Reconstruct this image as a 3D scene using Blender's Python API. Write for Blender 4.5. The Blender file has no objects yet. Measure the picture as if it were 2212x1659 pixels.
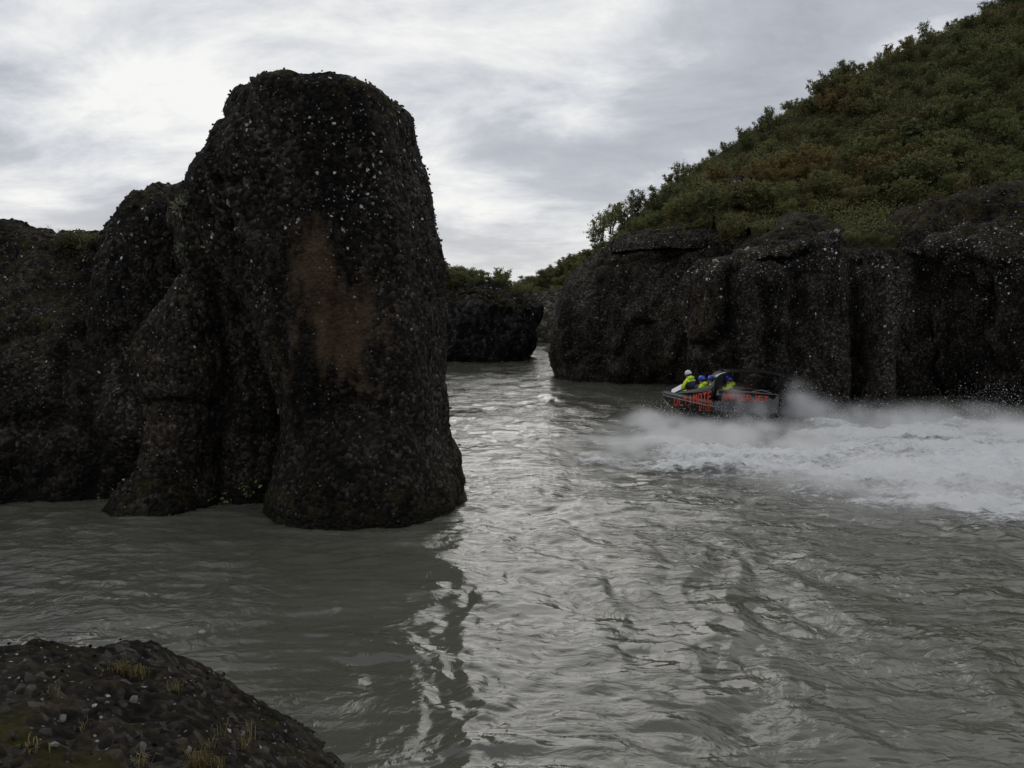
import bpy, bmesh, math, random
import numpy as np
from mathutils import Vector, Matrix

sc = bpy.context.scene
R = math.radians

# ------------------------------------------------------------------ camera
CAM_Z = 4.2
FPX, CX, CY = 1661.0, 1106.0, 829.5          # pinhole of the photograph (2212 x 1659 reading)
PITCH = math.atan(135.5 / FPX)
cam_d = bpy.data.cameras.new('camera')
cam_d.sensor_width = 36.0
cam_d.lens = 36.0 * FPX / 2212.0
cam_d.clip_start = 0.1
cam_d.clip_end = 6000
cam = bpy.data.objects.new('camera', cam_d)
sc.collection.objects.link(cam)
cam.location = (0, 0, CAM_Z)
cam.rotation_euler = (R(90) - PITCH, 0, 0)
sc.camera = cam

# ------------------------------------------------------------------ sky, sun, exposure
SUN_AZ, SUN_EL = R(-7), R(30)                 # azimuth from +Y towards +X
sun_dir = Vector((math.sin(SUN_AZ) * math.cos(SUN_EL), math.cos(SUN_AZ) * math.cos(SUN_EL), math.sin(SUN_EL)))
world = bpy.data.worlds.new('World')
sc.world = world
world.use_nodes = True


class NT:
    """small helper to write node trees"""
    def __init__(self, tree):
        self.t = tree
        self.n = tree.nodes
        self.l = tree.links

    def node(self, typ, **kw):
        nd = self.n.new(typ)
        for k, v in kw.items():
            setattr(nd, k, v)
        return nd

    def link(self, a, b):
        self.l.new(a, b)

    def put(self, sock, v):
        if isinstance(v, bpy.types.NodeSocket):
            self.l.new(v, sock)
        elif v is not None:
            sock.default_value = v

    def math(self, op, a, b=None, c=None, clamp=False):
        nd = self.n.new('ShaderNodeMath')
        nd.operation = op
        nd.use_clamp = clamp
        self.put(nd.inputs[0], a)
        self.put(nd.inputs[1], b)
        self.put(nd.inputs[2], c)
        return nd.outputs[0]

    def vmath(self, op, a, b=None):
        nd = self.n.new('ShaderNodeVectorMath')
        nd.operation = op
        self.put(nd.inputs[0], a)
        self.put(nd.inputs[1], b)
        return nd.outputs['Value'] if op in ('DOT_PRODUCT', 'LENGTH') else nd.outputs[0]

    def noise(self, vec, scale, detail=6, rough=0.55, dist=0.0):
        nd = self.n.new('ShaderNodeTexNoise')
        self.put(nd.inputs['Vector'], vec)
        nd.inputs['Scale'].default_value = scale
        nd.inputs['Detail'].default_value = detail
        nd.inputs['Roughness'].default_value = rough
        nd.inputs['Distortion'].default_value = dist
        return nd.outputs['Fac']

    def voronoi(self, vec, scale, feature='F1', rnd=1.0):
        nd = self.n.new('ShaderNodeTexVoronoi')
        nd.feature = feature
        self.put(nd.inputs['Vector'], vec)
        nd.inputs['Scale'].default_value = scale
        nd.inputs['Randomness'].default_value = rnd
        return nd

    def mapr(self, v, a, b, c=0.0, d=1.0, smooth=True):
        nd = self.n.new('ShaderNodeMapRange')
        nd.interpolation_type = 'SMOOTHSTEP' if smooth else 'LINEAR'
        self.put(nd.inputs[0], v)
        for i, x in enumerate((a, b, c, d)):
            self.put(nd.inputs[1 + i], x)
        return nd.outputs[0]

    def mix(self, f, a, b, blend='MIX'):
        nd = self.n.new('ShaderNodeMix')
        nd.data_type = 'RGBA'
        nd.blend_type = blend
        self.put(nd.inputs['Factor'], f)
        self.put(nd.inputs[6], a)
        self.put(nd.inputs[7], b)
        return nd.outputs[2]

    def ramp(self, f, stops):
        nd = self.n.new('ShaderNodeValToRGB')
        el = nd.color_ramp.elements
        while len(el) < len(stops):
            el.new(0.5)
        for e, (p, c) in zip(el, stops):
            e.position = p
            e.color = (*c, 1)
        self.put(nd.inputs[0], f)
        return nd.outputs[0]

    def mapping(self, vec, scale=(1, 1, 1), loc=(0, 0, 0), rot=(0, 0, 0)):
        nd = self.n.new('ShaderNodeMapping')
        self.put(nd.inputs['Vector'], vec)
        nd.inputs['Scale'].default_value = scale
        nd.inputs['Location'].default_value = loc
        nd.inputs['Rotation'].default_value = rot
        return nd.outputs[0]


def col(r, g, b):
    return (r, g, b, 1)


# the sky: a clear Nishita sky almost wholly covered by layered cloud
w = NT(world.node_tree)
w.n.clear()
w_out = w.node('ShaderNodeOutputWorld')
w_bg = w.node('ShaderNodeBackground')
SKY_STR = 0.1
w_bg.inputs['Strength'].default_value = SKY_STR
w.link(w_bg.outputs[0], w_out.inputs[0])
sky = w.node('ShaderNodeTexSky', sky_type='NISHITA', sun_disc=False)
sky.sun_elevation = SUN_EL
sky.sun_rotation = SUN_AZ
tc = w.node('ShaderNodeTexCoord')
sep = w.node('ShaderNodeSeparateXYZ')
w.link(tc.outputs['Generated'], sep.inputs[0])
zc = w.math('ADD', w.math('MAXIMUM', sep.outputs[2], 0.0), 0.26)
com = w.node('ShaderNodeCombineXYZ')
w.link(w.math('DIVIDE', sep.outputs[0], zc), com.inputs[0])
w.link(w.math('DIVIDE', sep.outputs[1], zc), com.inputs[1])
plane = com.outputs[0]
SKY_OFF = (12.1, -3.3)
c_big = w.noise(w.mapping(plane, (0.85, 1.0, 1), (SKY_OFF[0], SKY_OFF[1], 0)), 0.95, 3, 0.5, 0.2)
c_mid = w.noise(w.mapping(plane, (0.8, 1.1, 1), (SKY_OFF[0] - 4.3, SKY_OFF[1] + 8.2, 2)), 2.3, 10, 0.62, 0.3)
dens = w.math('ADD', w.math('MULTIPLY', c_big, 0.55), w.math('MULTIPLY', c_mid, 0.45))
cloud = w.ramp(dens, [(0.42, (0.90, 0.905, 0.89)), (0.455, (0.77, 0.785, 0.80)), (0.487, (0.65, 0.67, 0.71)),
                      (0.53, (0.485, 0.51, 0.565)), (0.63, (0.34, 0.365, 0.425))])
glow = w.math('POWER', w.math('MAXIMUM', w.vmath('DOT_PRODUCT', tc.outputs['Generated'], tuple(sun_dir)), 0.0), 14.0)
cloud = w.mix(w.math('MULTIPLY', glow, 0.16, clamp=True), cloud, col(0.93, 0.925, 0.88))
low = w.mapr(sep.outputs[2], 0.0, 0.20, 0.42, 0.0)
cloud = w.mix(low, cloud, col(0.93, 0.90, 0.81))
lobe = w.mapr(w.vmath('DOT_PRODUCT', tc.outputs['Generated'], tuple(sun_dir)), -1.0, 0.9, 0.84, 1.03)
cloud10 = w.vmath('SCALE', cloud)
w.link(w.math('MULTIPLY', lobe, 1.0 / SKY_STR), cloud10.node.inputs['Scale'])
cover = w.mapr(c_mid, 0.26, 0.36, 0.9, 1.0)
w.link(w.mix(cover, sky.outputs[0], cloud10), w_bg.inputs[0])

sun_d = bpy.data.lights.new('sun', 'SUN')
sun_d.energy = 0.5
sun_d.angle = R(45)
sun_d.color = (1.0, 0.95, 0.87)
sun = bpy.data.objects.new('sun', sun_d)
sc.collection.objects.link(sun)
sun.rotation_euler = sun_dir.to_track_quat('Z', 'Y').to_euler()

sc.view_settings.view_transform = 'Standard'
sc.view_settings.look = 'None'
sc.view_settings.exposure = 0.0
sc.view_settings.gamma = 1.0
sc.view_settings.use_curve_mapping = False
sc.render.engine = 'CYCLES'
sc.cycles.use_denoising = True
sc.cycles.max_bounces = 6
sc.cycles.volume_bounces = 5
sc.cycles.transparent_max_bounces = 8
sc.cycles.use_adaptive_sampling = True
sc.cycles.adaptive_threshold = 0.02
sc.cycles.volume_step_rate = 2.0
sc.cycles.volume_max_steps = 128

# ------------------------------------------------------------------ helpers
COL = sc.collection.objects
SP, CP = math.sin(PITCH), math.cos(PITCH)


def at(u, v, Y):
    """world point at forward distance Y seen at reading (u, v)"""
    a, b = (u - CX) / FPX, -(v - CY) / FPX
    y, z = CP + SP * b, -SP + CP * b
    t = Y / y
    return Vector((a * t, Y, CAM_Z + z * t))


def ground(u, v, z0=0.0):
    a, b = (u - CX) / FPX, -(v - CY) / FPX
    y, z = CP + SP * b, -SP + CP * b
    t = (z0 - CAM_Z) / z
    return Vector((a * t, y * t, z0))


def tag(o, label=None, cat=None, group=None, kind=None):
    for k, v in (('label', label), ('category', cat), ('group', group), ('kind', kind)):
        if v:
            o[k] = v
    return o


def mesh_np(name, V, F, smooth=True):
    """mesh from numpy arrays; F is (n, k) of one polygon size"""
    V = np.ascontiguousarray(V, dtype=np.float32)
    F = np.ascontiguousarray(F, dtype=np.int32)
    me = bpy.data.meshes.new(name)
    n, k = F.shape
    me.vertices.add(len(V))
    me.vertices.foreach_set('co', V.ravel())
    me.loops.add(n * k)
    me.loops.foreach_set('vertex_index', F.ravel())
    me.polygons.add(n)
    me.polygons.foreach_set('loop_start', np.arange(0, n * k, k, dtype=np.int32))
    if smooth:
        me.polygons.foreach_set('use_smooth', np.ones(n, dtype=bool))
    me.update(calc_edges=True)
    return me


def add(name, me, mat=None, parent=None):
    o = bpy.data.objects.new(name, me)
    if mat and me is not None and not me.materials:
        me.materials.append(mat)
    COL.link(o)
    o.parent = parent
    return o


def empty(name, loc=(0, 0, 0), rz=0.0):
    o = bpy.data.objects.new(name, None)
    o.location = loc
    o.rotation_euler = (0, 0, rz)
    o.empty_display_size = 0.2
    COL.link(o)
    return o


def vcol(me, name, arr):
    a = me.attributes.new(name, 'FLOAT_COLOR', 'POINT')
    c = np.ones((len(me.vertices), 4), dtype=np.float32)
    c[:, :arr.shape[1]] = arr
    a.data.foreach_set('color', c.ravel())


U = np.uint32
K1, K2, K3 = U(374761393), U(668265263), U(2147483647)


def hfin(h):
    h ^= h >> U(13)
    h *= U(1274126177)
    h ^= h >> U(16)
    h *= U(2246822519)
    h ^= h >> U(15)
    return h.astype(np.float32) * np.float32(1 / 4294967295.0)


def lattice(p):
    p = np.asarray(p, dtype=np.float32)
    i = np.floor(p)
    f = p - i
    return i.astype(np.int32).astype(np.uint32), f


def noise3(p, seed=0):
    """value noise, -1..1"""
    i, f = lattice(p)
    f = f * f * f * (f * (f * 6 - 15) + 10)
    sd_ = U((seed * 974711 + 12345) & 0xffffffff)
    ax = i[..., 0] * K1 + sd_
    ay = i[..., 1] * K2
    az = i[..., 2] * K3
    fx, fy, fz = f[..., 0], f[..., 1], f[..., 2]

    def line(a):
        h0 = hfin(a + az)
        return h0 + (hfin(a + (az + K3)) - h0) * fz
    def face(a):
        l0 = line(a + ay)
        return l0 + (line(a + (ay + K2)) - l0) * fy
    f0 = face(ax)
    return (f0 + (face(ax + K1) - f0) * fx) * 2 - 1


def noise2(p, seed=0):
    i, f = lattice(p)
    f = f * f * f * (f * (f * 6 - 15) + 10)
    ax = i[..., 0] * K1 + U((seed * 974711 + 12345) & 0xffffffff)
    ay = i[..., 1] * K2
    fx, fy = f[..., 0], f[..., 1]
    a0 = hfin(ax + ay)
    a0 = a0 + (hfin(ax + (ay + K2)) - a0) * fy
    a1 = hfin((ax + K1) + ay)
    a1 = a1 + (hfin((ax + K1) + (ay + K2)) - a1) * fy
    return (a0 + (a1 - a0) * fx) * 2 - 1


def nz_any(p, seed):
    return noise2(p, seed) if p.shape[-1] == 2 else noise3(p, seed)


def fbm(p, octv=4, seed=0, gain=0.5, lac=2.03):
    p = np.asarray(p, dtype=np.float32)
    r, a = 0, 1.0
    for k in range(octv):
        r = r + a * nz_any(p, seed + k * 17)
        p = p * lac + 11.3
        a *= gain
    return r


def ridged(p, octv=3, seed=0):
    p = np.asarray(p, dtype=np.float32)
    r, a = 0, 1.0
    for k in range(octv):
        r = r + a * (1 - np.abs(nz_any(p, seed + k * 13))) ** 2
        p = p * 2.1 + 5.7
        a *= 0.5
    return r / 1.75


def worley(p, seed=0):
    i, f = lattice(p)
    best = np.full(f.shape[:-1], 9.0, dtype=np.float32)
    for dx in (-1, 0, 1):
        for dy in (-1, 0, 1):
            for dz in (-1, 0, 1):
                c = (i[..., 0] + U(dx & 0xffffffff)) * K1 + (i[..., 1] + U(dy & 0xffffffff)) * K2 + (i[..., 2] + U(dz & 0xffffffff)) * K3 + U(seed * 7919 + 3)
                h = hfin(c)
                gx_ = h * np.float32(1.0)
                gy_ = (h * np.float32(57.31)) % 1
                gz_ = (h * np.float32(411.7)) % 1
                d = (dx + gx_ - f[..., 0]) ** 2 + (dy + gy_ - f[..., 1]) ** 2 + (dz + gz_ - f[..., 2]) ** 2
                np.minimum(best, d, out=best)
    return np.sqrt(best)


def grid_faces(m, n, wrap):
    i = np.arange(m - 1)[:, None]
    j = np.arange(n if wrap else n - 1)[None, :]
    j2 = (j + 1) % n
    return np.stack([i * n + j, i * n + j2, (i + 1) * n + j2, (i + 1) * n + j], -1).reshape(-1, 4)


def sstep(x, a, b):
    t = np.clip((x - a) / (b - a), 0, 1)
    return t * t * (3 - 2 * t)


# ------------------------------------------------------------------ materials
def new_mat(name):
    m = bpy.data.materials.new(name)
    m.use_nodes = True
    t = NT(m.node_tree)
    return m, t, t.n['Principled BSDF']


def plain(name, c, rough=0.6, metal=0.0, spec=0.5, coat=0.0, vary=0.06, scale=30):
    m, t, b = new_mat(name)
    tcn = t.node('ShaderNodeTexCoord').outputs['Object']
    nz = t.noise(tcn, scale, 4)
    f = t.mapr(nz, 0.3, 0.7, 1 - vary, 1 + vary)
    cc = t.vmath('SCALE', (c[0], c[1], c[2]))
    t.link(f, cc.node.inputs['Scale'])
    t.link(cc, b.inputs['Base Color'])
    t.link(t.mapr(nz, 0.2, 0.8, rough * 0.85, min(1, rough * 1.15)), b.inputs['Roughness'])
    b.inputs['Metallic'].default_value = metal
    b.inputs['Specular IOR Level'].default_value = spec
    b.inputs['Coat Weight'].default_value = coat
    return m


def rock_mat(name, dark, light, clast_scale, bump=1.0, lich_scale=9.0, moss=(0.030, 0.029, 0.008), spec=0.10):
    """breccia: dark matrix, embedded clasts, white crust lichen, moss where it grows, bare ochre tuff"""
    m, t, b = new_mat(name)
    geo = t.node('ShaderNodeNewGeometry')
    pos = geo.outputs['Position']
    att = t.node('ShaderNodeAttribute', attribute_name='tint')
    s3 = t.node('ShaderNodeSeparateColor')
    t.link(att.outputs['Color'], s3.inputs[0])
    ochre, lich, mossy = s3.outputs[0], s3.outputs[1], s3.outputs[2]
    wpos = t.vmath('ADD', pos, t.vmath('SCALE', t.node('ShaderNodeTexNoise').outputs['Color']))
    n1 = t.noise(t.mapping(pos, (1, 1, 0.55)), 1.3, 5, 0.62)
    n2 = t.noise(pos, 7.0, 4, 0.65)
    base = t.mix(t.mapr(n1, 0.32, 0.68), col(*dark), col(*light))
    base = t.mix(t.mapr(n2, 0.42, 0.72), base, col(light[0] * 1.5, light[1] * 1.45, light[2] * 1.4))
    vo = t.voronoi(pos, clast_scale)
    cs = t.node('ShaderNodeSeparateColor')
    t.link(vo.outputs['Color'], cs.inputs[0])
    clast = t.mapr(t.math('POWER', cs.outputs[0], 3.0), 0, 1, 0.6, 3.6, False)
    bs = t.vmath('SCALE', base)
    tone = t.mapr(t.noise(t.mapping(pos, (1, 1, 0.45), (5, 3, 1)), 0.42, 4, 0.6), 0.36, 0.62, 0.35, 1.25)
    t.link(t.math('MULTIPLY', clast, tone), bs.node.inputs['Scale'])
    # bare tuff
    on = t.noise(t.mapping(pos, (1.3, 1.3, 0.6)), 2.2, 5, 0.65)
    of = t.mapr(t.math('ADD', ochre, t.math('MULTIPLY', t.math('SUBTRACT', on, 0.5), 2.6)), 0.25, 1.10)
    of = t.math('MULTIPLY', of, t.mapr(ochre, 0.05, 0.25))
    oc = t.mix(t.noise(pos, 5.0, 3), col(0.040, 0.028, 0.018), col(0.120, 0.082, 0.050))
    base = t.mix(of, bs, oc)
    # moss
    sn = t.node('ShaderNodeSeparateXYZ')
    t.link(geo.outputs['Normal'], sn.inputs[0])
    mn = t.noise(pos, 2.6, 5, 0.6)
    mf = t.math('MULTIPLY', mossy, t.mapr(mn, 0.46, 0.62))
    mcol = t.mix(t.noise(pos, 9.0, 4), col(*moss), col(moss[0] * 1.9, moss[1] * 1.55, moss[2] * 1.5))
    base = t.mix(mf, base, mcol)
    # crust lichen: small pale blotches, in clusters
    v2 = t.voronoi(t.vmath('ADD', pos, t.vmath('SCALE', pos)), lich_scale)
    v2.inputs['Vector'].links[0].from_node.inputs[1].links[0].from_node.inputs['Scale'].default_value = 0.0
    c2 = t.node('ShaderNodeSeparateColor')
    t.link(v2.outputs['Color'], c2.inputs[0])
    ln = t.noise(pos, 0.9, 3, 0.6)
    thr = t.math('SUBTRACT', 1.0, t.math('MULTIPLY', lich, t.math('ADD', t.mapr(ln, 0.40, 0.66, 0.06, 0.75), t.mapr(lich, 0.75, 1.0, 0.0, 0.30))))
    pick = t.mapr(c2.outputs[1], thr, t.math('ADD', thr, 0.02), 0, 1, False)
    rag = t.noise(pos, lich_scale * 3.2, 2, 0.65)
    rsz = t.mapr(c2.outputs[0], 0, 1, 0.36, 0.66, False)
    rad = t.mapr(t.math('ADD', v2.outputs['Distance'], t.math('MULTIPLY', rag, 0.75)), rsz, t.math('ADD', rsz, 0.05), 1, 0)
    lf = t.math('MULTIPLY', pick, rad)
    lc = t.mix(t.math('POWER', c2.outputs[2], 1.3), col(0.14, 0.14, 0.13), col(0.72, 0.72, 0.69))
    base = t.mix(lf, base, lc)
    v3 = t.voronoi(pos, lich_scale * 2.6)
    c3 = t.node('ShaderNodeSeparateColor')
    t.link(v3.outputs['Color'], c3.inputs[0])
    th3 = t.math('SUBTRACT', 1.0, t.math('MULTIPLY', t.math('ADD', lich, 0.08), 0.11))
    fl = t.math('MULTIPLY', t.math('GREATER_THAN', c3.outputs[0], th3), t.mapr(v3.outputs['Distance'], 0.25, 0.45, 1, 0))
    base = t.mix(fl, base, t.mix(c3.outputs[1], col(0.06, 0.06, 0.056), col(0.34, 0.34, 0.32)))
    spz = t.node('ShaderNodeSeparateXYZ')
    t.link(pos, spz.inputs[0])
    wet = t.mapr(t.math('ADD', spz.outputs[2], t.math('MULTIPLY', n1, 0.5)), 0.38, 0.62, 1, 0)
    base = t.mix(t.math('MULTIPLY', wet, 0.6), base, col(0.004, 0.0045, 0.003))
    t.link(base, b.inputs['Base Color'])
    t.link(t.mapr(wet, 0, 1, 0.82, 0.30, False), b.inputs['Roughness'])
    b.inputs['Specular IOR Level'].default_value = spec
    # relief
    vb = t.voronoi(t.vmath('ADD', pos, t.vmath('SCALE', pos)), clast_scale, 'F1')
    vb.inputs['Vector'].links[0].from_node.inputs[1].links[0].from_node.inputs['Scale'].default_value = 0.0
    hb = t.math('ADD', t.math('MULTIPLY', vb.outputs['Distance'], -1.0), t.math('MULTIPLY', t.noise(pos, clast_scale * 1.6, 4, 0.7), 0.9))
    bp = t.node('ShaderNodeBump')
    bp.inputs['Strength'].default_value = min(1.0, 0.9 * bump)
    bp.inputs['Distance'].default_value = 0.8 / clast_scale * bump
    t.link(hb, bp.inputs['Height'])
    t.link(bp.outputs[0], b.inputs['Normal'])
    for nd in list(t.n):                                  # drop the unused warp helper
        if nd.type == 'TEX_NOISE' and not any(o.is_linked for o in nd.outputs):
            t.n.remove(nd)
    return m


M_ROCK_NEAR = rock_mat('breccia_near', (0.0068, 0.0060, 0.0052), (0.0237, 0.0203, 0.0172), 13.0, 1.0, 8.0)
M_ROCK_MID = rock_mat('breccia_mid', (0.0076, 0.0068, 0.0060), (0.0317, 0.0274, 0.0238), 11.0, 1.0, 5.0)
M_ROCK_FAR = rock_mat('breccia_far', (0.0067, 0.0063, 0.0058), (0.0224, 0.0202, 0.0190), 2.4, 0.9, 3.0)
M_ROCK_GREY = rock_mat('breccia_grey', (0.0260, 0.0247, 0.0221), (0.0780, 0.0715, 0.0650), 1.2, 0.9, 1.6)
M_ROCK_FORE = rock_mat('breccia_foreground', (0.0067, 0.0058, 0.0051), (0.0250, 0.0221, 0.0192), 16.0, 0.8, 13.0, (0.024, 0.023, 0.007))

# stones set in the breccia: own colour per stone
M_STONE, t, b = new_mat('embedded_stone')
att = t.node('ShaderNodeAttribute', attribute_name='tint')
geo = t.node('ShaderNodeNewGeometry')
nz = t.noise(geo.outputs['Position'], 35.0, 5, 0.65)
sc_ = t.vmath('SCALE', att.outputs['Color'])
t.link(t.mapr(nz, 0.25, 0.75, 0.45, 1.35), sc_.node.inputs['Scale'])
t.link(sc_, b.inputs['Base Color'])
b.inputs['Roughness'].default_value = 0.85
b.inputs['Specular IOR Level'].default_value = 0.25

M_SOIL, t, b = new_mat('hillside_soil')
geo = t.node('ShaderNodeNewGeometry')
t.link(t.mix(t.mapr(t.noise(geo.outputs['Position'], 0.6, 8, 0.65), 0.35, 0.65), col(0.018, 0.017, 0.010), col(0.045, 0.048, 0.018)), b.inputs['Base Color'])
b.inputs['Roughness'].default_value = 0.95
b.inputs['Specular IOR Level'].default_value = 0.1

M_BED = plain('riverbed_silt', (0.09, 0.085, 0.075), 0.9, vary=0.3, scale=0.5)


def leaf_mat(name, c1, c2, hue=0.03):
    m, t, b = new_mat(name)
    att = t.node('ShaderNodeAttribute', attribute_name='tint')
    oi = t.node('ShaderNodeObjectInfo')
    s3 = t.node('ShaderNodeSeparateColor')
    t.link(att.outputs['Color'], s3.inputs[0])
    c = t.mix(s3.outputs[0], col(*c1), col(*c2))
    hs = t.node('ShaderNodeHueSaturation')
    t.link(t.mapr(oi.outputs['Random'], 0, 1, 0.5 - hue, 0.5 + hue * 0.6, False), hs.inputs['Hue'])
    t.link(t.mapr(t.math('FRACT', t.math('MULTIPLY', oi.outputs['Random'], 7.31)), 0, 1, 0.72, 1.3, False), hs.inputs['Value'])
    hs.inputs['Saturation'].default_value = 1.0
    t.link(c, hs.inputs['Color'])
    t.link(hs.outputs[0], b.inputs['Base Color'])
    b.inputs['Roughness'].default_value = 0.6
    b.inputs['Specular IOR Level'].default_value = 0.25
    tr = t.node('ShaderNodeBsdfTranslucent')
    t.link(hs.outputs[0], tr.inputs['Color'])
    mx = t.node('ShaderNodeMixShader')
    mx.inputs[0].default_value = 0.30
    t.link(b.outputs[0], mx.inputs[1])
    t.link(tr.outputs[0], mx.inputs[2])
    t.link(mx.outputs[0], t.n['Material Output'].inputs[0])
    return m


M_LEAF_GREEN = leaf_mat('willow_leaves', (0.098, 0.116, 0.042), (0.185, 0.200, 0.078))
M_LEAF_RUST = leaf_mat('rust_leaves', (0.120, 0.092, 0.034), (0.21, 0.165, 0.060), 0.02)
M_LEAF_OLIVE = leaf_mat('olive_leaves', (0.112, 0.114, 0.042), (0.205, 0.196, 0.076))
M_LEAF_FRESH = leaf_mat('fresh_leaves', (0.14, 0.19, 0.05), (0.30, 0.34, 0.14), 0.01)
M_LEAF_PALE = leaf_mat('pale_leaves', (0.12, 0.15, 0.085), (0.26, 0.29, 0.19), 0.01)
M_GRASS = leaf_mat('dry_grass', (0.12, 0.10, 0.035), (0.26, 0.22, 0.09), 0.01)
M_BARK = plain('shrub_bark', (0.05, 0.042, 0.034), 0.85, vary=0.3)

# ------------------------------------------------------------------ riverbed and river
def sheet(name, x0, x1, y0, y1, z, nx, ny, mat, amp=0.0):
    X, Y = np.meshgrid(np.linspace(x0, x1, nx), np.linspace(y0, y1, ny))
    V = np.stack([X, Y, np.full_like(X, z)], -1).reshape(-1, 3)
    if amp:
        V[:, 2] += amp * fbm(V * 0.02, 3, 5)
    return add(name, mesh_np(name, V, grid_faces(ny, nx, False)), mat)


tag(sheet('ground', -3000, 3000, -3000, 4000, -2.2, 60, 60, M_BED), kind='structure')

foam_px = [(1262, 1010), (1330, 960), (1385, 925), (1470, 945), (1580, 958), (1690, 950), (1720, 908), (1800, 905), (1880, 922), (2000, 908), (2560, 925), (2700, 1000),
           (2560, 1110), (2330, 1126), (2100, 1124), (1900, 1118), (1716, 1108), (1730, 1078), (1640, 1052), (1530, 1034), (1380, 1022)]
foam_poly = np.array([[ground(u, v).x, ground(u, v).y] for u, v in foam_px])


def poly_sd(px, py, poly):
    """signed distance to a polygon, positive inside"""
    d = np.full(px.shape, 1e9)
    inside = np.zeros(px.shape, bool)
    n = len(poly)
    for i in range(n):
        a, b = poly[i], poly[(i + 1) % n]
        e = b - a
        wx, wy = px - a[0], py - a[1]
        tt = np.clip((wx * e[0] + wy * e[1]) / (e @ e), 0, 1)
        d = np.minimum(d, (wx - e[0] * tt) ** 2 + (wy - e[1] * tt) ** 2)
        c = ((a[1] > py) != (b[1] > py)) & (px < (b[0] - a[0]) * (py - a[1]) / (b[1] - a[1] + 1e-12) + a[0])
        inside ^= c
    return np.sqrt(d) * np.where(inside, 1, -1)


def water_height(X, Y):
    """the swirling surface of the river"""
    def q2(a, b_):
        return np.stack([a, b_], -1).astype(np.float32)
    P = q2(X * 0.22, Y * 0.16)
    wx = fbm(P + 3.1, 3, 41)
    wy = fbm(P + 9.7, 3, 42)
    Qx, Qy = X + 1.5 * wx, Y + 1.5 * wy
    calm = sstep(X + 0.18 * (Y - 8), -3.2, 0.6)                  # backwater to the left of the channel
    h = 0.060 * fbm(q2(Qx * 0.42, Qy * 0.40), 3, 43) * (0.35 + 0.65 * calm)
    h += 0.034 * fbm(q2(Qx * 1.3, Qy * 1.25), 3, 44) * (0.55 + 0.45 * calm)
    seam = ridged(q2(X * 0.30 + 0.8 * wx, Y * 0.34 + 0.8 * wy), 2, 45)
    h -= 0.085 * sstep(seam, 0.64, 1.0) * (0.15 + 0.85 * calm)
    h += (0.019 + 0.012 * sstep(X, 1.0, -3.0)) * fbm(q2(X * 1.2 + wx, Y * 3.4 + wy), 3, 46)
    far = sstep(Y, 18, 60)
    h += 0.06 * far * fbm(q2(X * 0.7, Y * 0.9), 3, 48)
    return h


rows = 500
vv = np.concatenate([np.linspace(2350, 1700, 60)[:-1], np.linspace(1700, 716, rows)])
yy = np.array([ground(CX, v).y for v in vv])
yy = np.concatenate([yy, [420, 700, 1400, 3900]])
tt = np.linspace(-1.0, 1.0, 620)
Yg = np.repeat(yy[:, None], len(tt), 1)
Xg = tt[None, :] * (1.05 * Yg + 1.5)
Zg = water_height(Xg, Yg) * sstep(Yg, 300, 120)
Vw = np.stack([Xg, Yg, Zg], -1).reshape(-1, 3)

M_WATER, t, b = new_mat('glacial_river_water')
geo = t.node('ShaderNodeNewGeometry')
pos = geo.outputs['Position']
nb = t.noise(pos, 0.35, 5, 0.6)
t.link(t.mix(t.mapr(nb, 0.3, 0.7), col(0.086, 0.085, 0.066), col(0.108, 0.107, 0.087)), b.inputs['Base Color'])
b.inputs['Roughness'].default_value = 0.03
b.inputs['IOR'].default_value = 1.5
b.inputs['Specular IOR Level'].default_value = 0.5
wrp = t.node('ShaderNodeTexNoise')
t.link(pos, wrp.inputs['Vector'])
wrp.inputs['Scale'].default_value = 0.5
wrp.inputs['Detail'].default_value = 4
wv = t.vmath('SCALE', wrp.outputs['Color'])
wv.node.inputs['Scale'].default_value = 2.2
wp = t.vmath('ADD', pos, wv)
r1 = t.noise(t.mapping(wp, (0.75, 1.6, 1)), 2.2, 5, 0.52, 0.6)
r2 = t.noise(t.mapping(wp, (0.75, 1.3, 1), (3, 7, 0), (0, 0, 0.3)), 9.0, 4, 0.5, 0.3)
hh = t.math('ADD', r1, t.math('MULTIPLY', r2, 0.22))
bp = t.node('ShaderNodeBump')
bp.inputs['Strength'].default_value = 0.8
bp.inputs['Distance'].default_value = 0.075
boil = t.mapr(t.noise(wp, 0.22, 3, 0.5, 0.6), 0.38, 0.60, 0.42, 1.15)
t.link(t.math('MULTIPLY', hh, boil), bp.inputs['Height'])
t.link(bp.outputs[0], b.inputs['Normal'])
tag(add('river', mesh_np('river', Vw, grid_faces(len(yy), len(tt), False)), M_WATER), kind='structure')


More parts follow.
